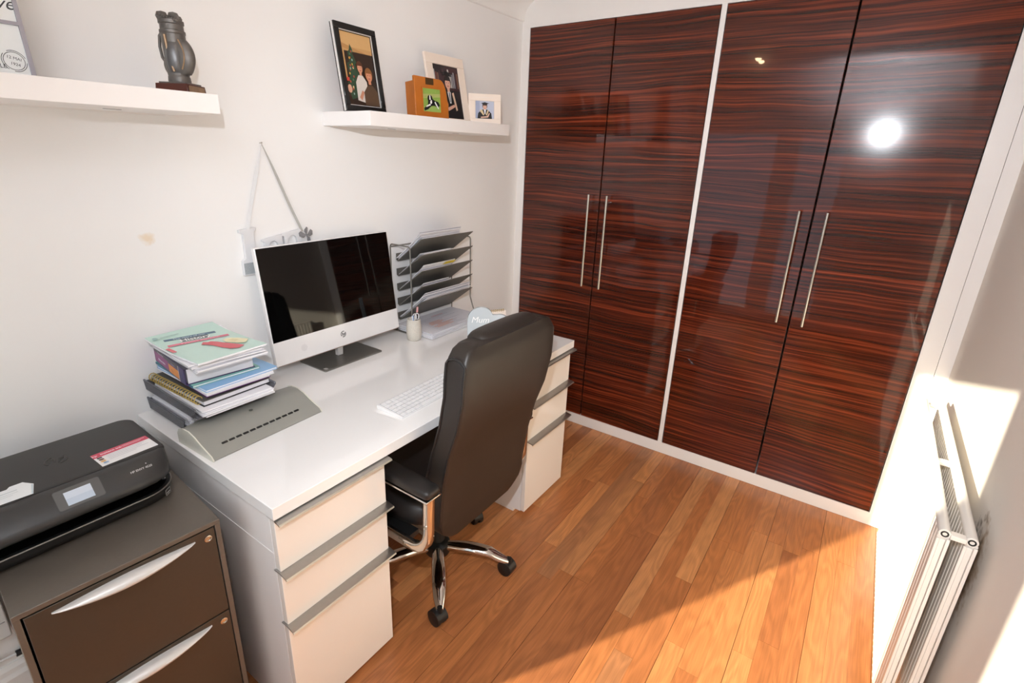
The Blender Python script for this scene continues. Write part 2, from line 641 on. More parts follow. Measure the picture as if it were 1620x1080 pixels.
# back wall behind the photographer, with two glazed openings that let the sun in
wb = MB()
OP = [(.139, .812), (1.007, 1.38)]
ZS, ZH = .10, 1.777
wb.box(-.12, OP[0][0], YB - .12, YB, 0, CEIL + .1)
wb.box(OP[0][1], OP[1][0], YB - .12, YB, 0, CEIL + .1)
wb.box(OP[1][1], W + .12, YB - .12, YB, 0, CEIL + .1)
for a, b_ in OP:
    wb.box(a, b_, YB - .12, YB, ZH, CEIL + .1)
    wb.box(a, b_, YB - .12, YB, 0, ZS)
struct('wall_back', wb, M['wall'])
for i, (a, b_) in enumerate(OP):
    fr = MB()
    y0, y1 = YB - .118, YB - .085
    fr.box(a, b_, y0, y1, ZS, ZS + .012).box(a, b_, y0, y1, ZH - .004, ZH)
    fr.box(a, a + .004, y0, y1, ZS, ZH).box(b_ - .004, b_, y0, y1, ZS, ZH)
    w_ = struct('window_%d' % (i + 1), fr, M['frame_white'])
    obj('pane', bx(a + .004, b_ - .004, YB - .103, YB - .1, ZS + .012, ZH - .004), M['glass'], w_)
# cove cornice along the left wall
cp = [(0, CEIL), (0, 2.183), (.006, 2.183)] + [(.115 - .105 * math.cos(math.radians(t)), 2.187 + .097 * math.sin(math.radians(t))) for t in range(0, 91, 9)] + [(.115, CEIL)]
struct('trim_1', MB().prism(cp, lambda u, v, h: (u, h, v), YB, -.0005), M['ceil'], smooth=30)
# floor: oak strips, three to a board
fl_o = struct('floor', bx(-.12, W + .12, YB - .12, .72, -.05, -.012), M['gap'])
unit = MB().box(-.5, .5, -.5, .5, -.5, .5)
SW = .0636
x_i = 1.438 - .1908 * 8
rnd = random.Random(11)
plank_me = None
kstrip = 0
cells = []
while x_i < W:
    x0, x1 = max(x_i, 0.0), min(x_i + SW, W)
    board_edge = (kstrip % 3 == 2)
    if x1 - x0 > .005 and x0 > -.001:
        y = YB + .0 - rnd.random() * .5
        while y < 0:
            Ln = rnd.uniform(.42, 1.25)
            if y + Ln > -.25:
                Ln = .01 - y
            ya, yb = max(y, YB), min(y + Ln, 0.0)
            if yb - ya > .002:
                cells.append((x0, x1, ya, yb, board_edge))
            y += Ln
    x_i += SW
    kstrip += 1
for (x0, x1, ya, yb, be) in cells:
    g = .0011 if be else .0005
    if plank_me is None:
        o = obj('plank', unit, M['oak'], fl_o, smooth=0)
        plank_me = o.data
    else:
        o = bpy.data.objects.new('plank', plank_me)
        COL.objects.link(o)
        o.parent = fl_o
    o.scale = (x1 - x0 - g, yb - ya - .0007, .012)
    o.location = ((x0 + x1 - (g if be else 0)) / 2, (ya + yb) / 2, -.006)
# skirting boards with a moulded top
sk = [(0, 0), (.018, 0), (.018, .105), (.013, .118), (.012, .132), (.006, .145), (0, .145)]
struct('baseboard_left', MB().prism(sk, lambda u, v, h: (u, h, v), YB, -.0005), M['frame_white'], smooth=0)
struct('baseboard_right', MB().prism(sk, lambda u, v, h: (W - u, h, v), YB, -.0005), M['frame_white'], smooth=0)

# ------------------------------------------------------------------ built-in wardrobe
X1, DW, SG, ZB_, ZT = .0505, .4714, .0251, .0646, 2.1503
wd = thing('wardrobe', 'built-in wardrobe with four glossy dark red ebony doors in a white frame', 'wardrobe', (1.04, 0, 0))
wd_o = Vector((1.04, 0, 0))
def wpart(name, mb, m, parent=wd, **k):
    mb.v = [(x - 1.04, y, z) for x, y, z in mb.v]
    return obj(name, mb, m, parent, **k)
wpart('plinth', bx(0, W, 0, .02, 0, ZB_ - .001), M['frame_white'], bevel=.001)
wpart('header_panel', bx(0, W, .0, .02, ZT + .002, CEIL), M['frame_white'])
wpart('side_post', bx(0, X1 - .002, 0, .02, ZB_ - .001, ZT + .002), M['frame_white'])
wpart('middle_post', bx(X1 + 2 * DW + .0055, X1 + 2 * DW + .004 + SG - .0015, .001, .02, ZB_ - .001, ZT + .002), M['frame_white'])
XR = X1 + 4 * DW + .008 + SG
wpart('side_post', bx(XR + .002, 2.0335, 0, .02, ZB_ - .001, ZT + .002), M['frame_white'])
wpart('filler_strip', bx(2.035, W, 0.0008, .02, ZB_ - .001, ZT + .002), M['frame_white'])
wpart('interior', MB().box(0, W, .56, .575, 0, CEIL).box(0, W, .03, .56, .045, ZB_ - .004), M['frame_white'])
door_x = [X1, X1 + DW + .004, X1 + 2 * DW + .004 + SG, X1 + 3 * DW + .008 + SG]
for i, dx in enumerate(door_x):
    d = wpart('door', bx(dx + .0016, dx + DW - .0016, -.0015, .0175, ZB_ + .0015, ZT - .001), M['ebony'], bevel=.0012)
    seam = dx + DW + .002 if i % 2 == 0 else dx - .002
    hx = seam + (-.049 if i % 2 == 0 else .053)
    hb = MB().tube([(hx, -.033, .858), (hx, -.033, 1.346)], .0058, 12)
    for z in (.895, 1.31):
        hb.tube([(hx, -.033, z), (hx, -.0015, z)], .004, 8)
    hb.v = [(x - 1.04, y, z) for x, y, z in hb.v]
    obj('handle', hb, M['steel'], d)

# ------------------------------------------------------------------ radiator on the right wall
RX, RY0, RY1, RZ0, RZ1 = 1.978, -1.16, -.30, .15, .742
rad = thing('radiator', 'white double panel radiator with round top tubes on the right wall in the sun', 'radiator', (2.015, -.73, RZ0))
def rpart(name, mb, m, parent=rad, **k):
    mb.v = [(x - 2.015, y + .73, z - RZ0) for x, y, z in mb.v]
    return obj(name, mb, m, parent, **k)
for nm, xc in (('front_tube', 1.993), ('rear_tube', 2.041)):
    t_ = rpart(nm, MB().tube([(xc, RY0, RZ1 + .003), (xc, RY1, RZ1 + .003)], .0118, 16), M['radiator'], bevel=.001)
    ring = MB()
    for r0, r1 in ((.0075, .0045),):
        ri = [[Vector((xc + h, y, RZ1 + .003)) + Vector((math.cos(a) * r, 0, math.sin(a) * r)) for a in [2 * PI * j / 16 for j in range(16)]]
              for (h, y, r) in ((0, RY0 - .0006, .0078), (0, RY0 - .0015, .0076), (0, RY0 - .0015, .0046), (0, RY0 - .0006, .0044))]
        ring.loft(ri, closed=True)
    rpart('end_plug', ring, M['black'], t_)
    rpart('bottom_tube', MB().tube([(xc, RY0, RZ0 + .012), (xc, RY1, RZ0 + .012)], .0118, 12), M['radiator'])
nrib = 34
pitch = (RY1 - RY0) / nrib
rib_me = {}
for fx, depth in ((1.978, 1), (2.028, -1)):
    # one upright flute: a shallow C section
    pr = [(0.0, -pitch / 2 + .0006), (.0, pitch / 2 - .0006), (.006, pitch / 2 - .0002), (.024, pitch / 2 - .0002), (.024, -pitch / 2 + .0002), (.006, -pitch / 2 + .0002)]
    pr = [(.006, -pitch / 2 + .0014), (.0012, -pitch / 2 + .0042), (0, 0), (.0012, pitch / 2 - .0042), (.006, pitch / 2 - .0014), (.0225, pitch / 2 - .0014), (.0225, -pitch / 2 + .0014)]
    me0 = None
    for k in range(nrib):
        yk = RY0 + pitch * (k + .5)
        if me0 is None:
            mb = MB().prism(pr, lambda u, v, h: (u, v, h), 0, RZ1 - RZ0 - .012)
            o = obj('rib', mb, M['radiator'], rad, smooth=35)
            me0 = o.data
        else:
            o = bpy.data.objects.new('rib', me0)
            COL.objects.link(o)
            o.parent = rad
        o.location = (fx + .003 - 2.015, yk + .73, .008)
# end channels as seen from the near side
for xc in (1.993, 2.041):
    ch = MB().box(xc - .0125, xc - .0065, RY0 - .0065, RY0 - .001, RZ0, RZ1 - .009).box(xc + .005, xc + .0115, RY0 - .008, RY0 - .001, RZ0, RZ1 - .006)
    ch.box(xc - .006, xc + .004, RY0 - .004, RY0 - .001, RZ0, RZ1 - .01)
    rpart('end_strip', ch, M['radiator'], bevel=.001)
for y in (RY0 + .004, RY0 + .385, RY1 - .03):
    rpart('cross_tie', bx(2.003, 2.032, y - .010, y + .012, RZ1 - .004, RZ1 + .008), M['radiator'], bevel=.002)
for y in (RY0 + .17, RY1 - .17):
    rpart('wall_bracket', bx(2.052, 2.0795, y - .02, y + .02, .40, .62), M['radiator'])

# ------------------------------------------------------------------ desk
DXF, DY0, DY1, DH, DT = .7254, -2.041, -.567, .75, .034
desk = thing('desk', 'long white gloss desk with two three-drawer pedestals along the left wall', 'desk', (.36, -1.305, 0))
def dpart(name, mb, m, parent=desk, **k):
    mb.v = [(x - .36, y + 1.305, z) for x, y, z in mb.v]
    return obj(name, mb, m, parent, **k)
dpart('desktop', bx(.003, DXF, DY0, DY1, DH - DT, DH), M['desk'], bevel=.0015)
dpart('back_panel', bx(.03, .045, -1.70, -.895, .25, DH - DT - .001), M['white'])
HZ = [.7135, .553, .383]
for (y0, y1) in ((-2.034, -1.692), (-.905, -.571)):
    pd = MB().box(.022, .692, y0, y1, .018, DH - DT - .0005)
    pd.box(.022, .655, y0 + .0, y1 - .0, 0.0, .018)
    pd.box(.05, .6925, y0 - .0015, y0, .60, .602)
    dpart('pedestal', pd, M['white'], bevel=.001)
    for k in range(3):
        zt = HZ[k] - .003
        zb = (HZ[k + 1] + .001) if k < 2 else .022
        dr = dpart('drawer', bx(.6935, .7125, y0, y1, zb, zt), M['drawer'], bevel=.0015)
        hd = MB().prism([(.690, HZ[k] - .003), (.690, HZ[k]), (.712, HZ[k] + .0012), (.7395, HZ[k] - .004), (.7415, HZ[k] - .0085), (.7385, HZ[k] - .0085), (.737, HZ[k] - .0065), (.712, HZ[k] - .0022)],
                        lambda u, v, h: (u, h, v), y0 - .004, y1 + .005)
        hd.v = [(x - .36, y + 1.305, z) for x, y, z in hd.v]
        obj('handle', hd, M['alu'], dr, smooth=30)

# ------------------------------------------------------------------ filing cabinet (slightly turned)
CA = math.radians(-4.4)
cab = thing('filing_cabinet', 'dark bronze metal filing cabinet with silver crescent handles beside the desk', 'cabinet', (.5965, -2.1024, 0), CA)
CWd, CDp, CH = .372, .53, .70
# local: x outwards (front at 0), y to the right (right edge at 0)
body = MB().box(-CDp, 0, -CWd, 0, CH - .012, CH)
body.box(-CDp, -.002, -CWd, -CWd + .012, 0, CH - .012).box(-CDp, -.002, -.012, 0, 0, CH - .012)
body.box(-CDp, -CDp + .01, -CWd + .012, -.012, .01, CH - .012).box(-CDp, -.02, -CWd + .012, -.012, 0, .10)
obj('body', body, M['cabinet'], cab, bevel=.0015)
for k, (zb, zt) in enumerate(((.4345, .684), (.11, .4305))):
    d = obj('drawer', bx(-.40, -.001, -CWd + .0155, -.0145, zb, zt), M['cabinet_d'], cab, bevel=.0012)
    zc = zt - .012
    ya, yb = -.318, -.058
    rings = []
    for i in range(25):
        t = i / 24
        y = ya + (yb - ya) * t
        s_ = math.sin(PI * t)
        hw = .0012 + .0125 * s_ ** 1.1
        cz = zc - .006 * s_ - .004
        dep = .003 + .022 * s_ ** .7
        rings.append([Vector((-.001 + dep * math.cos(a) * (1 if math.cos(a) > 0 else 0.0), y, cz + hw * math.sin(a))) for a in [2 * PI * j / 16 for j in range(16)]])
    obj('handle', MB().loft(rings), M['silver'], d)
    lk = MB().lathe([(0.0001, 0), (.0085, 0), (.0085, .003), (.0065, .0035), (.0062, .0015), (.0001, .0015)], 18,
                    T=Matrix.Translation((-.001, -.031, zt - .022)) @ Matrix.Rotation(PI / 2, 4, 'Y'))
    lk.box(.0005, .0012, -.0318, -.0302, zt - .0262, zt - .0178)
    obj('lock', lk, M['steel'], d)

# ------------------------------------------------------------------ printer
PR = thing('printer', 'black all-in-one inkjet printer with small touchscreen on the filing cabinet', 'printer', (.10, -2.325, CH), math.radians(-1.5))
# local frame: x forward, y right, z up; world = local + origin (nearly)
def pout(x0, x1, hw, rb, rf, n=7):
    return (arc(x1 - rf, hw - rf, rf, 0, 90, n) + arc(x0 + rb, hw - rb, rb, 90, 180, n) +
            arc(x0 + rb, -hw + rb, rb, 180, 270, n) + arc(x1 - rf, -hw + rf, rf, 270, 360, n))
def pring(x0, x1, hw, rb, rf, z):
    return [Vector((u, v, z)) for u, v in pout(x0, x1, hw, rb, rf)]
base = MB().loft([pring(.05, .312, .215, .03, .06, 0), pring(.045, .322, .220, .03, .07, .006), pring(.042, .335, .2225, .032, .075, .022), pring(.042, .336, .2225, .032, .075, .034)])
obj('base', base, M['black'], PR)
obj('body', MB().loft([pring(.043, .235, .222, .03, .02, .034), pring(.043, .235, .222, .03, .02, .098)]), M['black'], PR)
sh = MB().loft([pring(.235, .313, .205, .01, .05, .0342), pring(.235, .322, .212, .01, .06, .0355)])
obj('paper_slot', sh, M['blackgloss'], PR)
trim = [Vector((u, v, .0375)) for u, v in pout(.042, .336, .2225, .032, .075, 10)]
trim = [p for p in trim if p.x > .25]
rt = sorted([p for p in trim if p.y > 0], key=lambda p: -p.x if p.y < .148 else p.y)
pathR = [(p.x, p.y, p.z) for p in [Vector((.336, v, .0365)) for v in (-.147, 0, .147)]]
for t in range(0, 91, 10):
    pathR.append((.261 + .075 * math.cos(math.radians(t)), .1475 + .075 * math.sin(math.radians(t)), .0365))
pathL = [(x, -y, z) for x, y, z in reversed(pathR[3:])]
obj('rim_strip', MB().tube(pathL + pathR, .0018, 6), M['alu_dark'], PR)
# sloping front control panel, rounded towards its ends
def fpanel():
    prof = [(.268, .118), (.280, .1175), (.292, .1145), (.330, .083), (.3345, .076), (.335, .068), (.331, .060), (.322, .056), (.25, .056), (.23, .10)]
    rings = []
    ys = [-.223, -.215, -.20, -.175, -.14, -.08, 0, .08, .14, .175, .20, .215, .223]
    for y in ys:
        a = max(0, (abs(y) - .14) / .083)
        pull = .062 * (1 - math.sqrt(max(0, 1 - a * a)))
        rr = []
        for (x, z) in prof:
            f = (x - .25) / .09
            rr.append(Vector((x - pull * max(0, min(1, f)), y, z)))
        rings.append(rr)
    return MB().loft(rings)
fp = obj('control_panel', fpanel(), M['printer_front'], PR, smooth=50)
lid = MB().loft([pring(.043, .268, .223, .032, .008, .098), pring(.043, .271, .224, .034, .008, .113), pring(.045, .272, .222, .034, .008, .1185), pring(.052, .268, .216, .03, .008, .1205)])
lid_o = obj('scanner_lid', lid, M['printer_lid'], PR, smooth=30)
# touchscreen on the slope
def slope(u, v, h):
    # u right, v up the slope; panel tangent at (.300,.111)-(.329,.085)
    a = Vector((.3275, 0, .0851))
    t = Vector((-.038, 0, .0315)).normalized()
    n = Vector((.0315, 0, .038)).normalized()
    p = a + t * v + n * h
    return (p.x, u, p.z)
sc_p = layered('touchscreen', PR, slope, [('#3a3a3a', rrect(-.043, .043, -.001, .048, .005)), ('#575757', rrect(-.0418, .0418, .0002, .0468, .0045)), ('#b9c6d6', rect(-.025, .024, .006, .038)), ('#c8d2df', rect(-.025, .024, .022, .038))], .0006)
sc_p.location = (0, .034, 0)
tl = MB()
put_text(tl, 'HP ENVY 4520', .0072, slope, .0008, .155, .022, bold=.0001)
tl.flat(ell(.168, .034, .0013, .0013, 8), slope, .0008)
ptx = obj('lettering', tl, cmat('#c4c4c4'), PR, smooth=0)
# instant ink mark on the base front
bd = []
c_ = Vector((.261 + .076 * math.cos(math.radians(38)), .1475 + .076 * math.sin(math.radians(38)), .0215))
tn = Vector((-math.sin(math.radians(38)), math.cos(math.radians(38)), 0))
nn = Vector((math.cos(math.radians(38)), math.sin(math.radians(38)), 0))
bfn = lambda u, v, h: tuple(c_ + tn * u + Vector((0, 0, v)) + nn * h)
layered('badge', PR, bfn, [('#c9c9c9', rect(-.009, .009, -.008, .008)), ('#1c1c1c', rect(-.008, .008, -.007, .007)), ('#c9c9c9', rect(-.006, .006, -.002, 0.0)), ('#9a9a9a', rect(-.006, .003, -.0055, -.004))], .0015)
# embossed logo and the stickers on the lid
em = MB()
for a0, a1 in ((100, 215), (-80, 35)):
    em.prism(arc(0, 0, .0225, a0, a1, 10) + arc(0, 0, .0195, a1, a0, 10), lambda u, v, h: (.155 - v, u + .035, h), .1205, .1212)
put_text(em, 'hp', .036, lambda u, v, h: (.155 - v, u + .035, h), .1212, 0, -.008, shear=.25)
obj('embossed_logo', em, M['blackgloss'], lid_o, smooth=0)
LF = lambda u, v, h: (.27 - v, u, h)
def rotp(pts, a, c):
    return [(c[0] + (u - c[0]) * math.cos(a) - (v - c[1]) * math.sin(a), c[1] + (u - c[0]) * math.sin(a) + (v - c[1]) * math.cos(a)) for u, v in pts]
RA = math.radians(3)
def stick(layers, c):
    return [(k, rotp(p, RA, c) if p[0] != 'text' else p) for k, p in layers]
SL = [('#e9e8e8', rect(.092, .212, .006, .078)), ('#c8405a', rect(.092, .212, .056, .078)),
      ('#f2d6da', ('text', 'hp  instant ink', .011, .122, .062, dict(rot=RA, bold=.0003))),
      ('#eec3ca', rect(.156, .206, .069, .071)), ('#eec3ca', rect(.156, .196, .063, .065)),
      ('#2b2a31', rect(.097, .107, .047, .053)), ('#7b4a35', rect(.097, .107, .036, .042)), ('#e5b269', rect(.097, .107, .025, .031)), ('#8fb4d6', rect(.099, .109, .014, .020)),
      ('#b9b9be', rect(.114, .196, .046, .0475)), ('#b9b9be', rect(.114, .188, .038, .0395)), ('#b9b9be', rect(.114, .200, .030, .0315)), ('#b9b9be', rect(.114, .17, .022, .0235))]
layered('ink_sticker', lid_o, LF, stick(SL, (.15, .04)), .1209)
S2 = [('#e4e7e8', [(-.14, .004), (-.032, -.001), (-.022, .042), (-.036, .066), (-.058, .066), (-.064, .058), (-.14, .060)]),
      ('#b9c9cf', [(-.034, .002), (-.032, .0), (-.0235, .041), (-.026, .042)]), ('#aab4b8', rect(-.10, -.05, .040, .042)), ('#c2c8ca', rect(-.12, -.05, .030, .0315)), ('#c2c8ca', rect(-.12, -.06, .022, .0235))]
layered('paper_sticker', lid_o, LF, S2, .1209)

# ------------------------------------------------------------------ clear letter trays and the stack of books
def acrylic_tray(z, label, xf, hw):
    # xf: front end of the tray (local), hw: height of the side walls
    t = thing('letter_tray', label, 'letter tray', (.17, -1.887, z), 0, 'clear letter trays on the desk')
    obj('tray_floor', bx(-.16, xf, -.113, .113, .010, .0125), M['acrylic'], t)
    for s in (-1, 1):
        yb, yt = s * .1145, s * .1175
        side = MB()
        pts = [(-.162, .010), (xf - .015, .010), (xf + .008, hw - .004), (xf + .005, hw), (-.162, hw)]
        side.prism(pts, lambda u, v, h: (u, (yb + (yt - yb) * (v - .01) / (hw - .01)) + s * h, v), 0, .0022)
        obj('side_wall', side, M['acrylic'], t)
        obj('rim', MB().tube([(-.162, yt, hw), (xf + .006, yt, hw)], .0028, 8), M['acrylic'], t)
        foot = MB().prism([(0, 0), (.004, 0), (.006, .011), (.002, .011)], lambda u, v, h: (h, s * (.109 - .006 + u), v), -.155, .062)
        obj('foot_rail', foot, M['acrylic'], t)
    obj('rear_wall', bx(-.164, -.162, -.115, .115, .010, hw - .004), M['acrylic'], t)
    obj('support_post', MB().box(.060, .064, .1195, .1235, .0, .062).box(-.155, -.151, .1195, .1235, .0, .062), M['wire'], t)
    return t
ZU = DH + .063
acrylic_tray(DH, 'lower smoked clear letter tray standing on the desk under another tray', .066, .046)
acrylic_tray(ZU, 'upper smoked clear letter tray carrying the stack of books', .148, .042)

def sheet_pile(name, label, cat, c, size, z0, n, t, seed, mats, rz=0, curl=0.0, jitter=.012, group=None):
    rr = random.Random(seed)
    o = thing(name, label, cat, (c[0], c[1], z0), rz, group)
    z = 0
    for k in range(n):
        T = Matrix.Translation((rr.uniform(-jitter, jitter), rr.uniform(-jitter, jitter), 0)) @ Matrix.Rotation(rr.uniform(-jitter, jitter) * 4, 4, 'Z')
        hx, hy = size[0] / 2, size[1] / 2
        mb = MB()
        nx = 8
        cu = curl * rr.uniform(.3, 1.2) * (k + 1) / n
        top = [];
        for i in range(nx + 1):
            u = -hx + 2 * hx * i / nx
            w = cu * (abs(i / nx - .5) * 2) ** 3
            top.append((u, w))
        rings = [[T @ Vector((u, -hy, z + w)), T @ Vector((u, hy, z + w)), T @ Vector((u, hy, z + w + t * .92)), T @ Vector((u, -hy, z + w + t * .92))] for u, w in top]
        mb.loft(rings)
        obj('sheet', mb, mats[k % len(mats)], o, smooth=30)
        z += t
    return o

sheet_pile('loose_papers', 'loose white papers sticking out of the lower clear tray', 'papers', (.122, -1.887), (.225, .205), DH + .0132, 9, .0046, 3, [M['paper'], M['paper2']], jitter=.004)
z0 = ZU + .0128            # floor of the upper tray
sheet_pile('tray_papers', 'creased white papers under the spiral notebook in the upper clear tray', 'papers', (.183, -1.882), (.300, .205), z0, 5, .0040, 13, [M['paper'], M['paper2']], jitter=.005)
z0 += .0205
# spiral notebook
nb = thing('spiral_notebook', 'black and grey notebook with gold spiral at the bottom of the stack', 'notebook', (.15, -1.878, z0), math.radians(2))
obj('back_cover', bx(-.145, .150, -.10, .104, 0, .002), M['black'], nb)
obj('page_block', bx(-.143, .147, -.096, .102, .0022, .0145), M['paper2'], nb)
obj('front_cover', bx(-.145, .150, -.10, .104, .0147, .0167), mat('notebook_grey', '#5d5b58', .5), nb)
sp_ = MB()
for k in range(19):
    x = -.135 + k * .0145
    sp_.tube([(x + .002 * math.cos(a), -.1 + .0105 * math.cos(a), .0138 + .0125 * math.sin(a)) for a in [2 * PI * j / 10 for j in range(10)]], .0015, 5, closed=True)
spo = obj('spiral_binding', sp_, M['gold'], nb)
spo['kind'] = 'stuff'
z1 = z0 + .0235
def booklet(name, label, c, size, z, th, cover, rz, pages='paper', cat='booklet', spine=None):
    t = thing(name, label, cat, (c[0], c[1], z), math.radians(rz))
    hx, hy = size[0] / 2, size[1] / 2
    obj('page_block', bx(-hx + .002, hx - .002, -hy + .002, hy - .002, .0012, th - .0012), M[pages], t)
    cm = cover if not isinstance(cover, str) else cmat(cover, .35)
    obj('back_cover', bx(-hx, hx, -hy, hy, 0, .001), cm, t)
    obj('front_cover', bx(-hx, hx, -hy, hy, th - .001, th), cm, t)
    if spine:
        obj('spine', bx(-hx, hx, -hy - .0012, -hy, 0, th), cmat(spine, .35), t)
    return t
booklet('exercise_book', 'thin purple exercise book under the blue folder in the stack', (.160, -1.862), (.285, .190), z1, .0075, '#6a2a78', -1)
sheet_pile('printed_sheets', 'white printed sheets between purple book and blue folder', 'papers', (.163, -1.862), (.292, .200), z1 + .0078, 4, .0022, 8, [M['paper']], jitter=.004)
booklet('folder', 'light blue card folder in the middle of the stack', (.163, -1.856), (.284, .218), z1 + .0172, .0070, '#8db8e0', 1.5, cat='folder')
booklet('workbook', 'thin teal workbook lying on the blue folder', (.142, -1.874), (.262, .192), z1 + .0246, .0065, '#7fb9ae', -3, spine='#2e6f86')
zb = z1 + .0315
bk = thing('textbook', 'thick textbook with purple and orange spine below the white papers', 'book', (.136, -1.876, zb), math.radians(-6))
th = .047
obj('page_block', bx(-.124, .122, -.090, .090, .0015, th - .0015), M['paper2'], bk)
obj('back_cover', bx(-.126, .126, -.096, .094, 0, .0014), cmat('#3b2a5e', .3), bk)
obj('front_cover', bx(-.126, .126, -.096, .094, th - .0014, th), cmat('#3b3a44', .3), bk)
SPN = lambda u, v, h: (u, -.0975 - h, v)
obj('spine', bx(-.126, .126, -.0975, -.096, 0, th), cmat('#3b2a5e', .3), bk)
layered('spine_print', bk, SPN, [('#3a3940', rect(-.126, .126, .035, .047)), ('#8e2f74', rect(-.126, -.005, .004, .035)), ('#e08a32', rect(-.002, .082, .004, .030)), ('#2d2560', rect(.088, .126, 0, .047)),
      ('#e9e4ea', rect(-.124, -.121, .0, .047)), ('#e9e4ea', rect(.083, .086, .0, .047)),
      ('#eadff0', ('text', 'Mathematics', .0115, -.058, .015, dict(bold=.0002))), ('#d8d5da', ('text', 'Practice Book', .009, -.06, .0375, {})), ('#a85a18', ('text', 'KS2', .012, .03, .012, {})), ('#b9b0d8', ('text', 'Practice', .008, .045, .036, {}))], .0003)
pb = thing('paper_bundle', 'bundle of white papers with curled edges under the mint booklet', 'papers', (.163, -1.873, zb + th + .0004), math.radians(-4))
rr = random.Random(5)
for k in range(6):
    T = Matrix.Translation((rr.uniform(-.006, .006), rr.uniform(-.005, .005), 0)) @ Matrix.Rotation(rr.uniform(-.05, .05), 4, 'Z')
    rings = []
    for i in range(9):
        u = -.146 + .292 * i / 8
        w = .0035 * abs(i / 4 - 1) ** 2.5 * (k / 5)
        rings.append([T @ Vector((u, y, .0038 * k + w + dz)) for y, dz in ((-.100, 0), (.100, 0), (.100, .0034), (-.100, .0034))])
    obj('sheet', MB().loft(rings), M['paper'] if k % 2 else M['paper2'], pb, smooth=30)
zt_ = zb + th + .0004 + .0275
mbk = thing('history_booklet', 'mint green history booklet with curved cover on top of the stack', 'booklet', (.178, -1.884, zt_), math.radians(2))
def mcurve(u, v, h):
    return (-.0985 * 0 + u, v, .010 * (abs(u / .15)) ** 2.2 * (1 if u < 0 else .35) + h)
pg = MB()
NX = 12
for (h0, h1, nm, mm_) in ((.0, .0048, 'page_block', M['paper']), (.005, .0058, 'front_cover', cmat('#bcd9cf', .3))):
    rings = []
    for i in range(NX + 1):
        u = -.148 + .296 * i / NX
        rings.append([Vector(mcurve(u, -.1, h0)), Vector(mcurve(u, .1, h0)), Vector(mcurve(u, .1, h1)), Vector(mcurve(u, -.1, h1))])
    obj(nm, MB().loft(rings), mm_, mbk, smooth=30)
# cover art: title runs along y (reader stands at +x); u right = +y, v up = -x
CV = lambda u, v, h: mcurve(-v, u, h)
def dense(pts, k=6):
    out = []
    for i in range(len(pts)):
        a, b_ = pts[i], pts[(i + 1) % len(pts)]
        out += [(a[0] + (b_[0] - a[0]) * j / k, a[1] + (b_[1] - a[1]) * j / k) for j in range(k)]
    return out
BT = -0.20
def tilt(pts, c=(-.01, .06)):
    return [(c[0] + (u - c[0]) * math.cos(BT) - (v - c[1]) * math.sin(BT), c[1] + (u - c[0]) * math.sin(BT) + (v - c[1]) * math.cos(BT)) for u, v in pts]
art = [('#4a6a82', tilt(rect(-.078, .062, .074, .090))), ('#d9e5ea', ('text', 'The story of our', .013, -.008, .0775, dict(rot=BT))),
       ('#44525c', tilt(rect(-.040, .036, .048, .074))), ('#f3f3f0', ('text', 'History', .027, -.003, .0485, dict(bold=.0006, rot=BT))),
       ('#d76a80', tilt(rect(-.080, .084, .024, .040))), ('#f0c6cf', ('text', 'a picture workbook', .013, .0, .0265, dict(rot=BT))),
       ('#d8656f', rect(-.099, -.088, -.015, .030)),
       ('#cf4f5c', [(-.006, .006), (.002, -.006), (.012, -.004), (.022, -.022), (.028, -.040), (.048, -.090), (.052, -.112), (.030, -.122), (.012, -.108), (.004, -.080), (-.002, -.045), (-.012, -.020), (-.020, -.012)]),
       ('#e7deb4', [(.038, -.020), (.052, -.014), (.064, -.020), (.078, -.040), (.090, -.070), (.070, -.092), (.052, -.080), (.036, -.046)]),
       ('#dccf9c', [(.046, -.034), (.062, -.032), (.070, -.054), (.054, -.060)]),
       ('#8fb0ad', ell(-.085, .118, .007, .009, 12)), ('#9bb9b4', rect(-.072, -.02, .114, .118))]
layered('cover_print', mbk, CV, art, .0062)

# ------------------------------------------------------------------ laminator
lam = thing('laminator', 'grey laminator with a slotted sloping front on the near end of the desk', 'laminator', (.425, -1.855, DH), math.radians(2.4))
def lam_rings():
    prof = [(0.002, .0), (.004, .004), (-.004, .012), (-.050, .030), (-.078, .044), (-.105, .052), (-.135, .051), (-.155, .044), (-.165, .030), (-.166, .0)]
    ys = [-.170, -.166, -.158, -.11, -.06, 0, .06, .11, .158, .166, .170]
    R = []
    for y in ys:
        bulge = (1 - (y / .17) ** 2) * .016
        e = .975 if abs(y) > .168 else 1
        R.append([Vector((x * (1 if x > -.06 else 1) - (bulge if x < -.09 else 0), y + 0, max(0, z * e))) for x, z in prof])
    return R
obj('cover', MB().loft(lam_rings()), M['lam'], lam, smooth=45)
for s in (-1, 1):
    prof = [(0.004, .0), (.006, .004), (-.003, .0135), (-.049, .0315), (-.077, .0455), (-.105, .0538), (-.137, .0525), (-.158, .0455), (-.168, .031), (-.168, 0)]
    obj('end_trim', MB().prism(prof, lambda u, v, h: (u, h, v), s * .1702, s * .1735), M['cream'] if False else mat('laminator_trim', '#d9d7cb', .4), lam, smooth=45)
def lslope(u, v, h):
    a = Vector((-.030, 0, .0222))
    t = Vector((-.046, 0, .018)).normalized()
    n = Vector((.018, 0, .046)).normalized()
    p = a + t * v + n * h
    return (p.x, u, p.z)
sl = MB()
for k in range(12):
    u0 = -.128 + k * .0205
    sl.prism(rrect(u0, u0 + .0165, -.0035, .0035, .002, 3), lslope, .0006, .0012)
so = obj('vent_slots', sl, M['blackgloss'], lam, smooth=0)
so['kind'] = 'stuff'
lg = MB().lathe([(.0001, 0), (.0055, 0), (.0055, .002), (.004, .0026), (.0001, .0026)], 16, c=(-.093, .0, .0492))
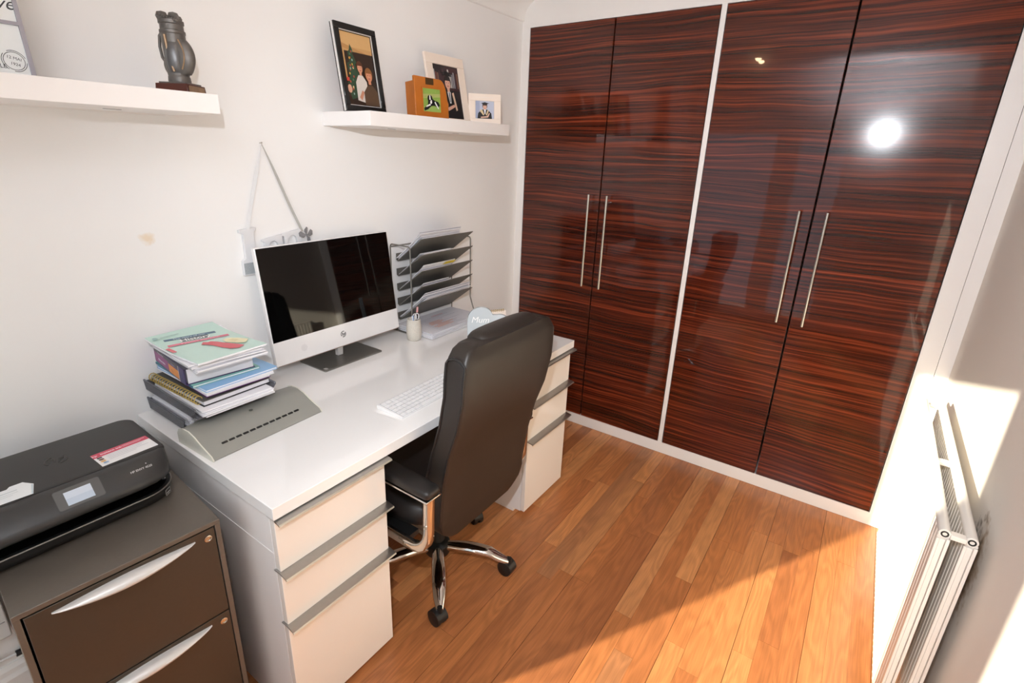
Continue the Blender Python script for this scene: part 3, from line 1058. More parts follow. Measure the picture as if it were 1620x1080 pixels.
obj('button', lg, mat('laminator_button', '#55554f', .3), lam)

# ------------------------------------------------------------------ all-in-one computer
mon = thing('computer', 'white all-in-one computer with black glossy screen on a silver stand', 'computer', (.10, -1.348, DH))
lean_m = -math.radians(7.5)
MT = Matrix.Translation((.018, 0, .055)) @ Matrix.Rotation(lean_m, 4, 'Y')
HWm, Hm = .291, .415
def mt(mb):
    mb.v = [tuple(MT @ Vector(p)) for p in mb.v]
    return mb
obj('housing', mt(bx(-.022, -.001, -HWm, HWm, 0, Hm)), M['mon_white'], mon, bevel=.004, seg=3)
obj('rear_bulge', mt(bx(-.050, -.020, -.17, .17, .03, .33)), M['mon_white'], mon, bevel=.015, seg=3)
obj('chin', mt(bx(-.002, .0015, -HWm, HWm, 0.0, .085)), M['mon_white'], mon, bevel=.0008)
obj('screen', mt(bx(-.002, .0012, -HWm + .004, HWm - .004, .0855, Hm - .004)), M['screen'], mon)
lgm = MB()
MF = lambda u, v, h: tuple(MT @ Vector((.0017 + h, u, v)))
for a0, a1 in ((62, 215), (-118, 35)):
    lgm.flat(arc(0, .045, .0125, a0, a1, 10) + arc(0, .045, .0098, a1, a0, 10), MF, .0003)
put_text(lgm, 'hp', .0165, MF, .0003, 0, .0405, shear=.2, bold=.0005)
obj('logo', lgm, cmat('#2a2a2c'), mon, smooth=0)
layered('sticker', mon, MF, [('#d9d7d6', ell(-.175, .040, .013, .013, 20))], .0003)
obj('bottom_strip', mt(bx(-.020, -.004, -HWm + .01, HWm - .01, -.004, .0005)), mat('monitor_foot_strip', '#a48f80', .5), mon)
nk = MB().prism([(-.030, .006), (-.012, .006), (-.006, .075), (-.034, .12)], lambda u, v, h: (u, h, v), -.012, .012)
obj('stand_neck', nk, M['silver'], mon, bevel=.002)
bs = MB().prism(rrect(-.085, .076, -.139, .139, .006, 3), XY, 0, .0055)
bo = obj('stand_base', bs, M['alu_dark'], mon, bevel=.001)
layered('base_sticker', mon, XY, [('#b9b6b2', rect(.052, .068, -.130, -.118))], .0057)

# keyboard
kb = thing('keyboard', 'slim white keyboard on the desk in front of the computer', 'keyboard', (.589, -1.345, DH), math.radians(1.5))
KW, KD = .43, .112
kbd = MB().prism([(-.055, 0), (.056, 0), (.056, .005), (-.050, .0145), (-.057, .0145)], lambda u, v, h: (u, h, v), -KW / 2, KW / 2)
obj('body', kbd, M['mon_white'], kb, bevel=.0012)
obj('key_bed', MB().prism([(-.050, .0143), (.054, .0049), (.054, .0057), (-.050, .0151)], lambda u, v, h: (u, h, v), -KW / 2 + .006, KW / 2 - .006), mat('key_bed_grey', '#b4b4b6', .5), kb)
ks = MB()
for r in range(6):
    xr = -.046 + r * .0172
    nk_ = 21
    y = -KW / 2 + .008
    rr2 = random.Random(r)
    while y < KW / 2 - .012:
        wk = .0165 if rr2.random() < .85 else .026
        if r == 5 and -.13 < y < -.02:
            wk = .10
        y2 = min(y + wk, KW / 2 - .008)
        zz = .0153 - (xr + .055) * .0905
        T = Matrix.Translation((xr, y, zz)) @ Matrix.Rotation(math.radians(5.1), 4, 'Y')
        ks.box(0, .0136, 0, y2 - y, 0, .0024, T)
        y = y2 + .0032
ko = obj('keys', ks, mat('key_white', '#e9e8e8', .4), kb, smooth=0)
ko['kind'] = 'stuff'

# mouse (seen in the screen's reflection, behind the chair)
ms_ = thing('mouse', 'black computer mouse on the desk, hidden behind the chair back', 'mouse', (.50, -1.02, DH))
rings = superbox([(0, 0, 0, .050, .030), (0, 0, .004, .052, .032), (0, 0, .016, .050, .030), (-.004, 0, .028, .040, .024), (-.008, 0, .036, .022, .013), (-.009, 0, .037, .004, .003)], 2.6, 24)
obj('shell', MB().loft(rings), M['black'], ms_)
obj('wheel', MB().tube([(-.03, -.004, .031), (-.03, .004, .031)], .006, 12), M['alu_dark'], ms_)

# ------------------------------------------------------------------ pen pot and what stands in it
pot = thing('pen_pot', 'speckled stone pen pot beside the computer', 'pot', (.172, -1.02, DH))
obj('cup', MB().lathe([(.0001, 0), (.026, 0), (.030, .004), (.0335, .03), (.0325, .06), (.0285, .092), (.0275, .095), (.0255, .092), (.029, .06), (.028, .012), (.0001, .010)], 32), M['stone'], pot, smooth=60)
lp = thing('lipstick', 'slim black tube with pink cap standing in the pen pot', 'lipstick', (.176, -1.008, DH + .0105))
obj('tube', MB().tube([(0, 0, 0.0), (.001, .004, .112)], .0045, 12), M['blackgloss'], lp)
obj('cap', MB().tube([(.001, .004, .112), (.002, .006, .135)], .0045, 12), cmat('#e0a6a4', .35), lp)
pe = thing('pen', 'white and blue ballpoint pen leaning in the pen pot', 'pen', (.180, -1.035, DH + .0105))
obj('barrel', MB().tube([(0, .012, 0.0), (.004, -.004, .105)], .004, 10), cmat('#e6e8ee', .3), pe)
obj('clip', MB().tube([(.008, -.003, .075), (.009, -.005, .108)], .0018, 6), cmat('#6f8db8', .3), pe)
sc_ = thing('scissors', 'white handled scissors standing in the pen pot', 'scissors', (.187, -1.022, DH + .0105))
for s in (-1, 1):
    obj('handle', MB().tube([(.001 * s + .004 * math.cos(a), .006 * s + .0065 * math.cos(a), .098 + .014 * math.sin(a)) for a in [2 * PI * j / 14 for j in range(14)]], .0022, 6, closed=True), cmat('#e4e3e2', .3), sc_)
    obj('blade', MB().prism([(s * -.004, 0), (s * -.002, 0), (s * .004, .085), (s * -.002, .085)], lambda u, v, h: (h, u, v), .0006 * s, .0012 * s + .0004), M['steel'], sc_)

# ------------------------------------------------------------------ sloping file sorter
RK = thing('file_sorter', 'grey wire desktop sorter with five sloping mesh shelves in the desk corner', 'file sorter', (.08, -.785, DH))
ra, rb2 = -.205, .205           # local y of the two wire ends
def rk(mb):
    return mb
wf = MB()
for s, y in ((-1, ra), (1, rb2)):
    loop = [(-.070, y, .003), (-.070, y, .385), (-.066, y, .395), (-.06, y, .398), (.040, y, .398), (.046, y, .395), (.050, y, .388), (.052, y, .10), (.066, y, .06), (.082, y, .02), (.080, y, .004), (.06, y, .003)]
    wf.tube(loop, .0030, 8, closed=True)
wf.tube([(-.070, ra, .003), (-.070, rb2, .003)], .003, 8)
wf.tube([(-.070, ra, .385), (-.070, rb2, .385)], .003, 8)
obj('wire_frame', wf, M['wire'], RK)
shelf_me = None
for k in range(5):
    # each shelf rises towards the front and keeps a small turned-up rear lip
    mb = MB()
    th_ = .0012
    prof = [(-.072, .028), (-.071, .0), (-.060, -.004), (.084, .106), (.083, .1075), (-.060, -.0015), (-.0695, .0012), (-.0705, .028)]
    mb.prism(prof, lambda u, v, h: (u, h, v), -.172, .180)
    if shelf_me is None:
        o = obj('shelf', mb, M['mesh'], RK, smooth=30)
        shelf_me = o.data
    else:
        o = bpy.data.objects.new('shelf', shelf_me)
        COL.objects.link(o)
        o.parent = RK
    o.location = (0, 0, .048 + k * .0685)
    rm = MB().tube([(.0835, -.172, .107), (.0835, .180, .107)], .0020, 6).tube([(-.070, -.172, .028), (-.070, .180, .028)], .0015, 6)
    rm.tube([(-.062, .180, -.003), (.0835, .180, .107)], .0018, 6).tube([(-.062, -.172, -.003), (.0835, -.172, .107)], .0018, 6)
    obj('rim', rm, M['wire'], o)
obj('base_tray', bx(-.070, .078, ra + .004, rb2 - .004, .001, .0025), M['mesh'], RK)
def slope_papers(name, label, k, n, seed, y0, y1, over):
    o = thing(name, label, 'papers', (.08, -.785, DH + .048 + k * .0685))
    rr = random.Random(seed)
    t = Vector((.144, 0, .110)).normalized()
    nn_ = Vector((-.110, 0, .144)).normalized()
    for i in range(n):
        a = Vector((-.058, 0, -.001)) + nn_ * (.0030 + i * .0022)
        Lp = .176 + over + rr.uniform(-.012, .012)
        ya, yb = y0 + rr.uniform(-.008, .008), y1 + rr.uniform(-.008, .008)
        rings = []
        for j in range(6):
            d = t * (Lp * j / 5) + nn_ * (.006 * (j / 5) ** 3 * (i % 3))
            rings.append([a + d + Vector((0, ya, 0)), a + d + Vector((0, yb, 0)), a + d + nn_ * .0017 + Vector((0, yb, 0)), a + d + nn_ * .0017 + Vector((0, ya, 0))])
        obj('sheet', MB().loft(rings), [M['paper'], M['paper2']][i % 2], o, smooth=30)
    return o
slope_papers('paper_pile', 'grey white papers on the topmost shelf of the sorter', 4, 6, 1, -.168, .09, .014)
slope_papers('paper_pile', 'white papers in plastic sleeves on the lowest sloping shelf', 0, 6, 2, -.165, .16, .016)
slope_papers('paper_pile', 'few sheets on the second sloping shelf of the sorter from the bottom', 1, 2, 3, -.16, .02, .004)
yn = slope_papers('paper_pile', 'few sheets with a yellow note on the middle sloping shelf', 2, 3, 4, -.16, .05, .004)
_t = Vector((.144, 0, .110)).normalized()
_n = Vector((-.110, 0, .144)).normalized()
_a = Vector((-.058, 0, -.001)) + _n * .0125
obj('yellow_note', MB().loft([[_a + _t * d + Vector((0, y, 0)) + _n * h for y, h in ((-.02, 0), (.05, 0), (.05, .0008), (-.02, .0008))] for d in (.12, .16, .196)]), cmat('#e2c63a', .6), yn)
slope_papers('paper_pile', 'thin sheets on the second sloping shelf of the sorter from the top', 3, 2, 6, -.16, .03, .003)
bp_ = sheet_pile('document_stack', 'stack of printed papers with orange highlighting at the bottom of the sorter', 'papers', (.135, -.79), (.215, .375), DH + .003, 8, .0034, 9, [M['paper'], M['paper2']], jitter=.005)
hl = []
rr = random.Random(2)
for k in range(13):
    u = -.12 + rr.uniform(0, .10)
    v = -.085 + k * .0125
    if 2 < k < 9:
        hl.append(('#e0915f', rect(-.12 + rr.uniform(0, .04), -.12 + rr.uniform(.08, .15), v, v + .0065)))
    hl.append(('#a9a8b4', rect(-.13, -.13 + rr.uniform(.12, .24), v + .001, v + .0035)))
hl.append(('#d77f86', rect(-.02, .06, .075, .079)))
layered('print', bp_, lambda u, v, h: (-v + .02, u, h), hl, .0034 * 8 + .0006, .00015)

# ------------------------------------------------------------------ heart plaque, little calendar
ht = thing('heart_plaque', 'frosted glass heart plaque with white lettering behind the chair', 'plaque', (.508, -.923, DH), math.radians(-50.6))
# local: x towards viewer, y right
hp = []
s_ = .071
HS = 1.26
outline = [(-s_, .0), (-s_, .105)] + arc(-.026, .108, .045, 180, 55, 12) + [(.006, .138), (.010, .128)] + arc(.034, .092, .037, 105, -40, 12) + [(.060, .045), (.035, .016), (.015, .0)]
outline = [(u * HS, v * HS) for u, v in outline]
obj('plaque', MB().prism(outline, YZ, -.009, .009), M['heart'], ht, bevel=.002)
wv = [(-s_ + .0006, .0)] + [(-s_ + .0006, .040)] + [(-s_ + .005 + .0125 * i, .040 + .004 * math.sin(i * 2.1)) for i in range(1, 8)] + [(.036, .020), (.015, 0)]
wv = [(u * HS, v * HS) for u, v in wv]
layered('frosted_base', ht, YZ, [('#dfe2e3', wv)], .0094)
hm = MB()
put_text(hm, 'Mum', .036, YZ, .0096, -.038, .128, shear=.25)
for j, t_ in enumerate(('you are the', 'heart of', 'our home')):
    put_text(hm, t_, .0135, YZ, .0096, .020, .097 - j * .0155, bold=.0002)
obj('lettering', hm, cmat('#f4f4f3'), ht, smooth=0)
cal = thing('desk_calendar', 'small cream spiral-bound desk calendar behind the heart plaque', 'calendar', (.36, -.675, DH), math.radians(-30))
obj('stand', MB().prism([(-.045, 0), (.03, 0), (.002, .088), (-.004, .088)], lambda u, v, h: (u, h, v), -.052, .052), mat('calendar_card', '#e9ddd2', .6), cal)
cs = MB()
for k in range(9):
    y = -.040 + k * .010
    cs.tube([(-.001 + .006 * math.cos(a), y + .0015 * math.sin(a), .0885 + .0065 * math.sin(a)) for a in [2 * PI * j / 10 for j in range(10)]], .0012, 5, closed=True)
o = obj('spiral_binding', cs, M['gold'], cal)
o['kind'] = 'stuff'

# ------------------------------------------------------------------ floating shelves
SZ0, SZ1, SXF = 1.612, 1.659, .256
sA = tag(obj('floating_shelf', bx(.0005, SXF, -2.62, -1.787, SZ0, SZ1), M['white'], bevel=.001), 'white floating shelf carrying the bronze golf bag trophy', 'shelf', 'floating shelves')
sB = tag(obj('floating_shelf', bx(.0005, SXF, -1.282, -.462, SZ0, SZ1), M['white'], bevel=.001), 'white floating shelf carrying the photo frames', 'shelf', 'floating shelves')
for sh_, ys in ((sA, (-1.985,)), (sB, (-1.06, -.68))):
    for y in ys:
        obj('fixing_slot', MB().prism(rrect(.118, .124, y - .02, y + .02, .0028, 3), XY, SZ0 - .0006, SZ0 + .0004), M['black'], sh_)
    obj('wall_bracket', bx(.0005, .012, sh_.data.vertices[0].co.y + .03, sh_.data.vertices[2].co.y - .03, SZ0 - .003, SZ0 + .001), M['white'], sh_)

# ------------------------------------------------------------------ photo frames
def frame_bars(w, h, d, b, x0=0.0, bt=None, bb=None, back=True):
    bt = b if bt is None else bt
    bb = b if bb is None else bb
    mb = MB()
    mb.box(x0 - d, x0, -w / 2, w / 2, h - bt, h).box(x0 - d, x0, -w / 2, w / 2, 0, bb)
    mb.box(x0 - d, x0, -w / 2, -w / 2 + b, bb, h - bt).box(x0 - d, x0, w / 2 - b, w / 2, bb, h - bt)
    if back:
        mb.box(x0 - d, x0 - d * .5, -w / 2 + b, w / 2 - b, bb, h - bt)
    return mb
def leg_stand(par, h, m, d, lean=.15):
    k = .075 * math.tan(lean)
    obj('easel_leg', MB().prism([(-d - .001, h * .72), (-d - .004, h * .72), (-d - .060, .004 + k), (-d - .055, .002 + k)], lambda u, v, hh: (u, hh, v), -.03, .03), m, par)

def person(cx, cy, s, hair, skin, top, body_pts=None):
    L_ = []
    L_.append((top, body_pts or [(cx - .30 * s, cy - .95 * s), (cx + .30 * s, cy - .95 * s), (cx + .27 * s, cy - .35 * s), (cx + .10 * s, cy - .20 * s), (cx - .10 * s, cy - .20 * s), (cx - .27 * s, cy - .35 * s)]))
    L_.append((skin, rect(cx - .05 * s, cx + .05 * s, cy - .24 * s, cy - .08 * s)))
    L_.append((hair, ell(cx, cy + .03 * s, .145 * s, .185 * s)))
    L_.append((skin, ell(cx, cy - .02 * s, .110 * s, .150 * s)))
    L_.append((hair, arc(cx, cy + .04 * s, .122 * s, 10, 170, 8)))
    for e in (-.045, .045):
        L_.append(('#3a2a24', ell(cx + e * s, cy + .005 * s, .016 * s, .010 * s, 8)))
    L_.append(('#b06a5c', ell(cx, cy - .085 * s, .045 * s, .016 * s, 10)))
    L_.append(('#d9a58c', ell(cx, cy - .035 * s, .014 * s, .026 * s, 8)))
    return L_

FA = thing('framed_picture', 'large black and silver photo frame with a Christmas tree picture', 'photo frame', (.125, -1.176, SZ1 + .0038), math.radians(3), 'photo frames on the right shelf', -math.radians(9))
wA, hA = .192, .285
obj('frame', frame_bars(wA, hA, .022, .020), M['blackgloss'], FA, bevel=.0015)
obj('silver_inlay', MB().box(-.016, -.006, -wA / 2 - .0006, -wA / 2 + .002, .001, hA - .001), M['silver'], FA)
obj('inner_trim', frame_bars(wA - .038, hA - .038, .004, .0035, -.004, back=False), M['silver'], FA, loc=(0, 0, .019))
leg_stand(FA, hA, M['orange'], .022)
W2, H2 = wA / 2 - .0235, hA
ph = [('#c79a63', rect(-W2, W2, .024, hA - .024)), ('#d3a870', rect(-W2, W2, .215, hA - .024)), ('#b98a55', [(-W2, .21), (W2, .185), (W2, .195), (-W2, .225)]),
      ('#2e1c12', rect(-W2 + .012, W2, .024, .20)), ('#3a2415', rect(-W2, -W2 + .02, .024, .11))]
tree = [(-.030, .225), (-.020, .205), (-.026, .20), (-.010, .165), (-.018, .16), (.000, .120), (-.010, .115), (.006, .06), (-.055, .04), (-.064, .10), (-.050, .115), (-.055, .16), (-.042, .165), (-.046, .195), (-.036, .205)]
ph.append(('#2f4a34', tree))
rr = random.Random(4)
for k in range(26):
    v = rr.uniform(.05, .21)
    hwid = .030 * (1 - (v - .05) / .18) + .004
    ph.append((rr.choice(['#c9a040', '#8fb0a8', '#b04a38', '#e3cf9a', '#54775a']), ell(-.030 + rr.uniform(-hwid, hwid), v, .0032, .0042, 7)))
ph += person(.000, .150, .105, '#5a321c', '#d79a7a', '#d8cfc6', [(-.030, .04), (.026, .03), (.024, .105), (.008, .125), (-.012, .125), (-.028, .10)])
ph += person(.038, .128, .125, '#8a5a30', '#cf8a68', '#5a4330', [(.002, .026), (.072, .026), (.070, .075), (.050, .095), (.026, .095), (.004, .07)])
ph += [('#c98a6c', [(-.022, .05), (-.004, .075), (.004, .068), (-.012, .04)]), ('#c4473c', rect(-.070, -.058, .10, .112)), ('#d9a58a', ell(-.062, .075, .010, .014, 12))]
layered('photo', FA, YZ, ph, -.0105, .00008)

FB = thing('framed_picture', 'tall cream photo frame with a graduation portrait against bookshelves', 'photo frame', (.115, -.688, SZ1 + .0029), math.radians(-2), 'photo frames on the right shelf', -math.radians(12))
wB, hB = .238, .268
obj('frame', frame_bars(wB, hB, .012, .040, 0, .040, .012), M['cream'], FB, bevel=.0015)
leg_stand(FB, hB * .9, M['cream'], .012, math.radians(12))
a_, b_ = -wB / 2 + .040, wB / 2 - .040
ph = [('#2a2224', rect(a_, b_, .012, hB - .040)), ('#3d2226', rect(-.005, b_, .13, hB - .045)), ('#23191b', rect(a_, b_, .125, .130))]
rr = random.Random(9)
for k in range(14):
    x = a_ + .002 + k * (b_ - a_ - .006) / 14
    ph.append((rr.choice(['#5a3034', '#8a8a90', '#6d4038', '#b9b4b0', '#432a30', '#7b5a48']), rect(x, x + .0085, .165 if k < 5 else .140, .165 + rr.uniform(.03, .05))))
ph += person(.002, .158, .150, '#1d1718', '#d9a893', '#15161a', [(-.075, .012), (.072, .012), (.066, .085), (.026, .126), (-.020, .126), (-.060, .09)])
ph += [('#d98a4c', [(-.055, .10), (-.030, .125), (-.012, .07), (-.022, .025), (-.045, .03)]), ('#d9b9a0', [(.020, .118), (.032, .122), (.044, .05), (.034, .045)]),
       ('#e9e6e2', [(-.008, .122), (.012, .122), (.008, .075), (.0, .075)]), ('#2a4258', [(.0, .12), (.006, .12), (.006, .08), (.001, .08)]),
       ('#d9a893', [(-.02, .055), (.026, .072), (.030, .062), (-.016, .042)]), ('#141416', rect(-.028, .032, .186, .192)), ('#141416', [(-.034, .196), (.002, .206), (.040, .196), (.002, .189)])]
layered('photo', FB, YZ, ph, -.0055, .00008)

FC = thing('photo_box', 'orange wooden photo box with a black and white puppy picture', 'photo frame', (.158, -.865, SZ1 + .0048), math.radians(-8), 'photo frames on the right shelf', -math.radians(4))
wC, hC = .172, .150
out_ = [(-wC / 2, 0), (wC / 2, 0), (wC / 2 - .001, .05)] + [(wC / 2 - .004 - .040 * (t / 8) ** 2.0, .05 + (hC - .053) * math.sin(PI / 2 * t / 8)) for t in range(1, 9)] + [(-wC / 2, hC)]
obj('front_board', MB().prism(out_, YZ, -.012, 0), M['orange'], FC, bevel=.002)
obj('rear_box', bx(-.064, -.0125, -wC / 2 + .004, wC / 2 - .05, 0.004, hC - .016), M['orange'], FC, bevel=.002)
obj('nameplate', bx(0, .0012, -.030, .010, hC - .028, hC - .004), mat('aged_plate', '#5c4426', .45, .5), FC)
pw0, pw1, pv0, pv1 = -.048, .042, .022, .108
obj('photo_bezel', MB().box(0, .003, pw0 - .005, pw1 + .005, pv1, pv1 + .004).box(0, .003, pw0 - .005, pw1 + .005, pv0 - .004, pv0).box(0, .003, pw0 - .005, pw0, pv0, pv1).box(0, .003, pw1, pw1 + .005, pv0, pv1), M['orange'], FC)
ph = [('#8aa84e', rect(pw0, pw1, pv0, pv1)), ('#a9b06a', [(pw0, .070), (pw1, .080), (pw1, .092), (pw0, .086)]), ('#9bb860', [(pw0, pv0), (pw1, pv0), (pw1, .045), (pw0, .04)])]
rr = random.Random(3)
for k in range(30):
    u, v = rr.uniform(pw0 + .003, pw1 - .004), rr.uniform(pv0 + .003, pv1 - .006)
    ph.append((rr.choice(['#7a9a42', '#b4bd78', '#6d8c3c']), [(u, v), (u + .0015, v), (u + .002, v + .006)]))
ph += [('#17181a', [(-.022, .072), (-.008, .076), (.006, .066), (.030, .060), (.036, .048), (.024, .040), (.006, .046), (-.008, .044), (-.026, .030), (-.044, .024), (-.046, .034), (-.026, .046), (-.024, .058)]),
       ('#f0efec', [(-.012, .066), (-.006, .068), (-.004, .056), (-.010, .050), (-.014, .056)]), ('#17181a', ell(-.014, .074, .012, .010, 14)), ('#f0efec', [(-.017, .083), (-.012, .083), (-.011, .066), (-.017, .066)]),
       ('#f0efec', [(-.012, .046), (-.034, .038), (-.036, .042), (-.014, .052)]), ('#f0efec', [(.012, .062), (.022, .048), (.030, .036), (.026, .034), (.016, .046), (.008, .058)]), ('#17181a', ell(-.023, .070, .004, .008, 10)), ('#17181a', ell(-.0145, .064, .003, .0024, 8))]
layered('photo', FC, YZ, ph, .0008, .00008)

FD = thing('framed_picture', 'small cream photo frame with a graduate in cap and gown', 'photo frame', (.162, -.522, SZ1 + .0022), math.radians(-42), 'photo frames on the right shelf', -math.radians(8))
wD, hD = .150, .128
obj('frame', frame_bars(wD, hD, .012, .032, 0, .030, .022), M['cream'], FD, bevel=.0015)
leg_stand(FD, hD * .8, M['cream'], .012)
a_, b_ = -wD / 2 + .032, wD / 2 - .032
ph = [('#b9bfd2', rect(a_, b_, .022, hD - .030)), ('#a3abc4', rect(a_, a_ + .02, .022, hD - .030))]
ph += person(.001, .074, .078, '#4a3024', '#dbb09c', '#18171c', [(-.034, .022), (.034, .022), (.031, .046), (.014, .062), (-.012, .062), (-.030, .046)])
ph += [('#d9c49a', [(-.024, .056), (-.012, .063), (-.002, .040), (-.006, .036)]), ('#d9c49a', [(.014, .062), (.020, .058), (.010, .036), (.005, .040)]), ('#e9eaf0', [(-.004, .062), (.006, .062), (.003, .042), (.0, .042)]),
       ('#e3b9a4', [(-.018, .030), (.012, .034), (.020, .048), (.024, .046), (.016, .028), (-.018, .025)]), ('#141318', rect(-.011, .013, .083, .087)), ('#141318', [(-.019, .088), (.001, .093), (.023, .088), (.001, .085)])]
layered('photo', FD, YZ, ph, -.0055, .00008)
dt = MB()
for k in range(9):
    dt.prism(ell(-.035 + k * .0088, hD - .016, .0016, .0016, 8), YZ, 0, .0006)
obj('dotted_trim', dt, M['white'], FD, smooth=0)

# ------------------------------------------------------------------ framed sign on the left shelf (cut by the frame edge)
SG_ = thing('framed_sign', 'white sign with grey metal edge and black script on the left shelf', 'sign', (.128, -2.325, SZ1 + .0005), 0, None, -math.radians(6))
ws, hs = .41, .42
obj('panel', bx(-.014, -.004, -ws / 2 + .002, ws / 2 - .002, .001, hs - .001), mat('sign_white', '#e9ecec', .35), SG_)
obj('edge', frame_bars(ws, hs, .018, .008), M['lilac'], SG_)
obj('cross_bar', bx(-.006, .001, -ws / 2 + .006, ws / 2 - .006, .108, .1145), M['lilac'], SG_)
tx = MB()
put_text(tx, 'Love', .035, YZ, -.0036, ws / 2 - .006, .138, shear=.35, align='RIGHT')
put_text(tx, 'CARTE POSTALE', .012, YZ, -.0036, ws / 2 - .046, .020, align='RIGHT')
put_text(tx, 'PARIS', .011, YZ, -.0036, ws / 2 - .150, .008)
cx_, cz_ = ws / 2 - .031, .036
for r in (.0215, .0185):
    for k in range(3 if r > .021 else 1):
        a0 = 20 + 120 * k if r > .021 else 0
        a1 = a0 + (95 if r > .021 else 360)
        tx.flat(arc(cx_, cz_, r, a0, a1, 22) + arc(cx_, cz_, r - .0011, a1, a0, 22), YZ, -.0036)
put_text(tx, '12 MAI', .0085, YZ, -.0036, cx_, cz_ + .003, rot=-.2)
put_text(tx, '1924', .0085, YZ, -.0036, cx_, cz_ - .009, rot=-.2)
for k in range(3):
    tx.flat([(cx_ - .085 + .01 * j, cz_ + .014 - .007 * k + .002 * math.sin(j * 1.5)) for j in range(6)] + [(cx_ - .085 + .01 * j, cz_ + .0132 - .007 * k + .002 * math.sin(j * 1.5)) for j in range(5, -1, -1)], YZ, -.0036)
obj('lettering', tx, cmat('#3a3c40'), SG_, smooth=0)

# ------------------------------------------------------------------ golf bag trophy
TR = thing('golf_trophy', 'bronze golf bag trophy on a mahogany plinth on the left shelf', 'trophy', (.1525, -1.8285, SZ1 + .0005), math.radians(33.7 - 90))
# local: -x+... faces: local +x face looks right, local -y ... (square plinth)
obj('plinth', MB().loft([[Vector((a * .0425, b * .0425, 0)) for a, b in ((1, 1), (-1, 1), (-1, -1), (1, -1))], [Vector((a * .0405, b * .0405, .022)) for a, b in ((1, 1), (-1, 1), (-1, -1), (1, -1))]]), M['mahogany'], TR, bevel=.001)
obj('plinth_top', MB().box(-.035, .035, -.035, .035, .0222, .026), M['bronze'], TR, bevel=.001)
plq = MB().prism(rrect(-.034, .034, .0035, .0185, .003, 3), lambda u, v, h: (u, .0418 + h, v), 0, .0012)
obj('plaque', plq, M['copper'], TR)
gz = .026
obj('bag', MB().lathe([(.0001, 0), (.0255, 0), (.0265, .004), (.0255, .014), (.0245, .016), (.0255, .022), (.027, .05), (.0275, .085), (.028, .112), (.0295, .114), (.0295, .120), (.027, .122), (.0265, .134), (.029, .1355), (.029, .143), (.024, .145), (.0001, .145)], 28, c=(0, 0, gz)), M['bronze'], TR, smooth=35)
def pocket(ax, w, d, z0, z1, m, nm):
    c, s2 = math.cos(ax), math.sin(ax)
    rings = []
    for i in range(13):
        t = i / 12
        z = z0 + (z1 - z0) * t
        e = math.sin(PI * min(1, max(0, .08 + .84 * t))) ** .55
        rings.append([Vector((c * (.018 + (d * e) * max(0, math.cos(a))) - s2 * (w * e ** .4 * math.sin(a)), s2 * (.018 + (d * e) * max(0, math.cos(a))) + c * (w * e ** .4 * math.sin(a)), gz + z)) for a in [2 * PI * j / 16 for j in range(16)]])
    return obj(nm, MB().loft(rings), m, TR, smooth=50)
pocket(math.radians(78), .021, .036, .020, .100, M['bronze'], 'side_pocket')
pocket(math.radians(20), .020, .018, .022, .095, mat('pewter_panel', '#6f6f70', .4, .7, var=.2, scale=60), 'front_pocket')
pocket(math.radians(-95), .014, .017, .020, .065, M['bronze'], 'ball_pocket')
zp = MB()
pts = [(math.radians(-8), .108), (math.radians(-4), .08), (math.radians(4), .045), (math.radians(14), .024)]
zp.tube([(.0295 * math.cos(a), .0295 * math.sin(a), gz + z) for a, z in pts], .0032, 8)
obj('zip', zp, M['copper'], TR)
pz = []
for t in range(0, 21):
    a = PI * (t / 20)
    pz.append((.033 * math.cos(math.radians(50)) + .004, .030 + .010 * math.sin(a) - .004, gz + .03 + .068 * t / 20))
obj('pocket_piping', MB().tube(pz, .0018, 6), M['copper'], TR)
obj('strap', MB().tube([(-.006, -.027, gz + .125), (-.008, -.040, gz + .110), (-.008, -.044, gz + .085), (-.006, -.040, gz + .06), (-.004, -.030, gz + .045)], [.003, .004, .0035, .0035, .003], 8), M['bronze'], TR)
bm_ = MB()
for k in range(8):
    bm_.lathe([(.0001, -.003), (.0022, -.002), (.003, 0), (.0022, .002), (.0001, .003)], 8, c=(.022 - .002 * k * .2, -.012 + k * .0055, gz + .152 - k * .0016))
obj('tassel_row', bm_, M['bronze'], TR)
for (x, y, z, r) in ((-.008, -.026, .155, .0145), (-.008, .004, .154, .0135), (-.002, .018, .147, .010)):
    cb_ = MB().lathe([(.0001, -r), (r * .7, -r * .7), (r, 0), (r * .75, r * .62), (.0001, r * .85)], 16, c=(x, y, gz + z))
    cb_.tube([(x, y, gz + z - r), (x * .6, y * .6, gz + .12)], .004, 8)
    obj('club_head', cb_, M['bronze'], TR)

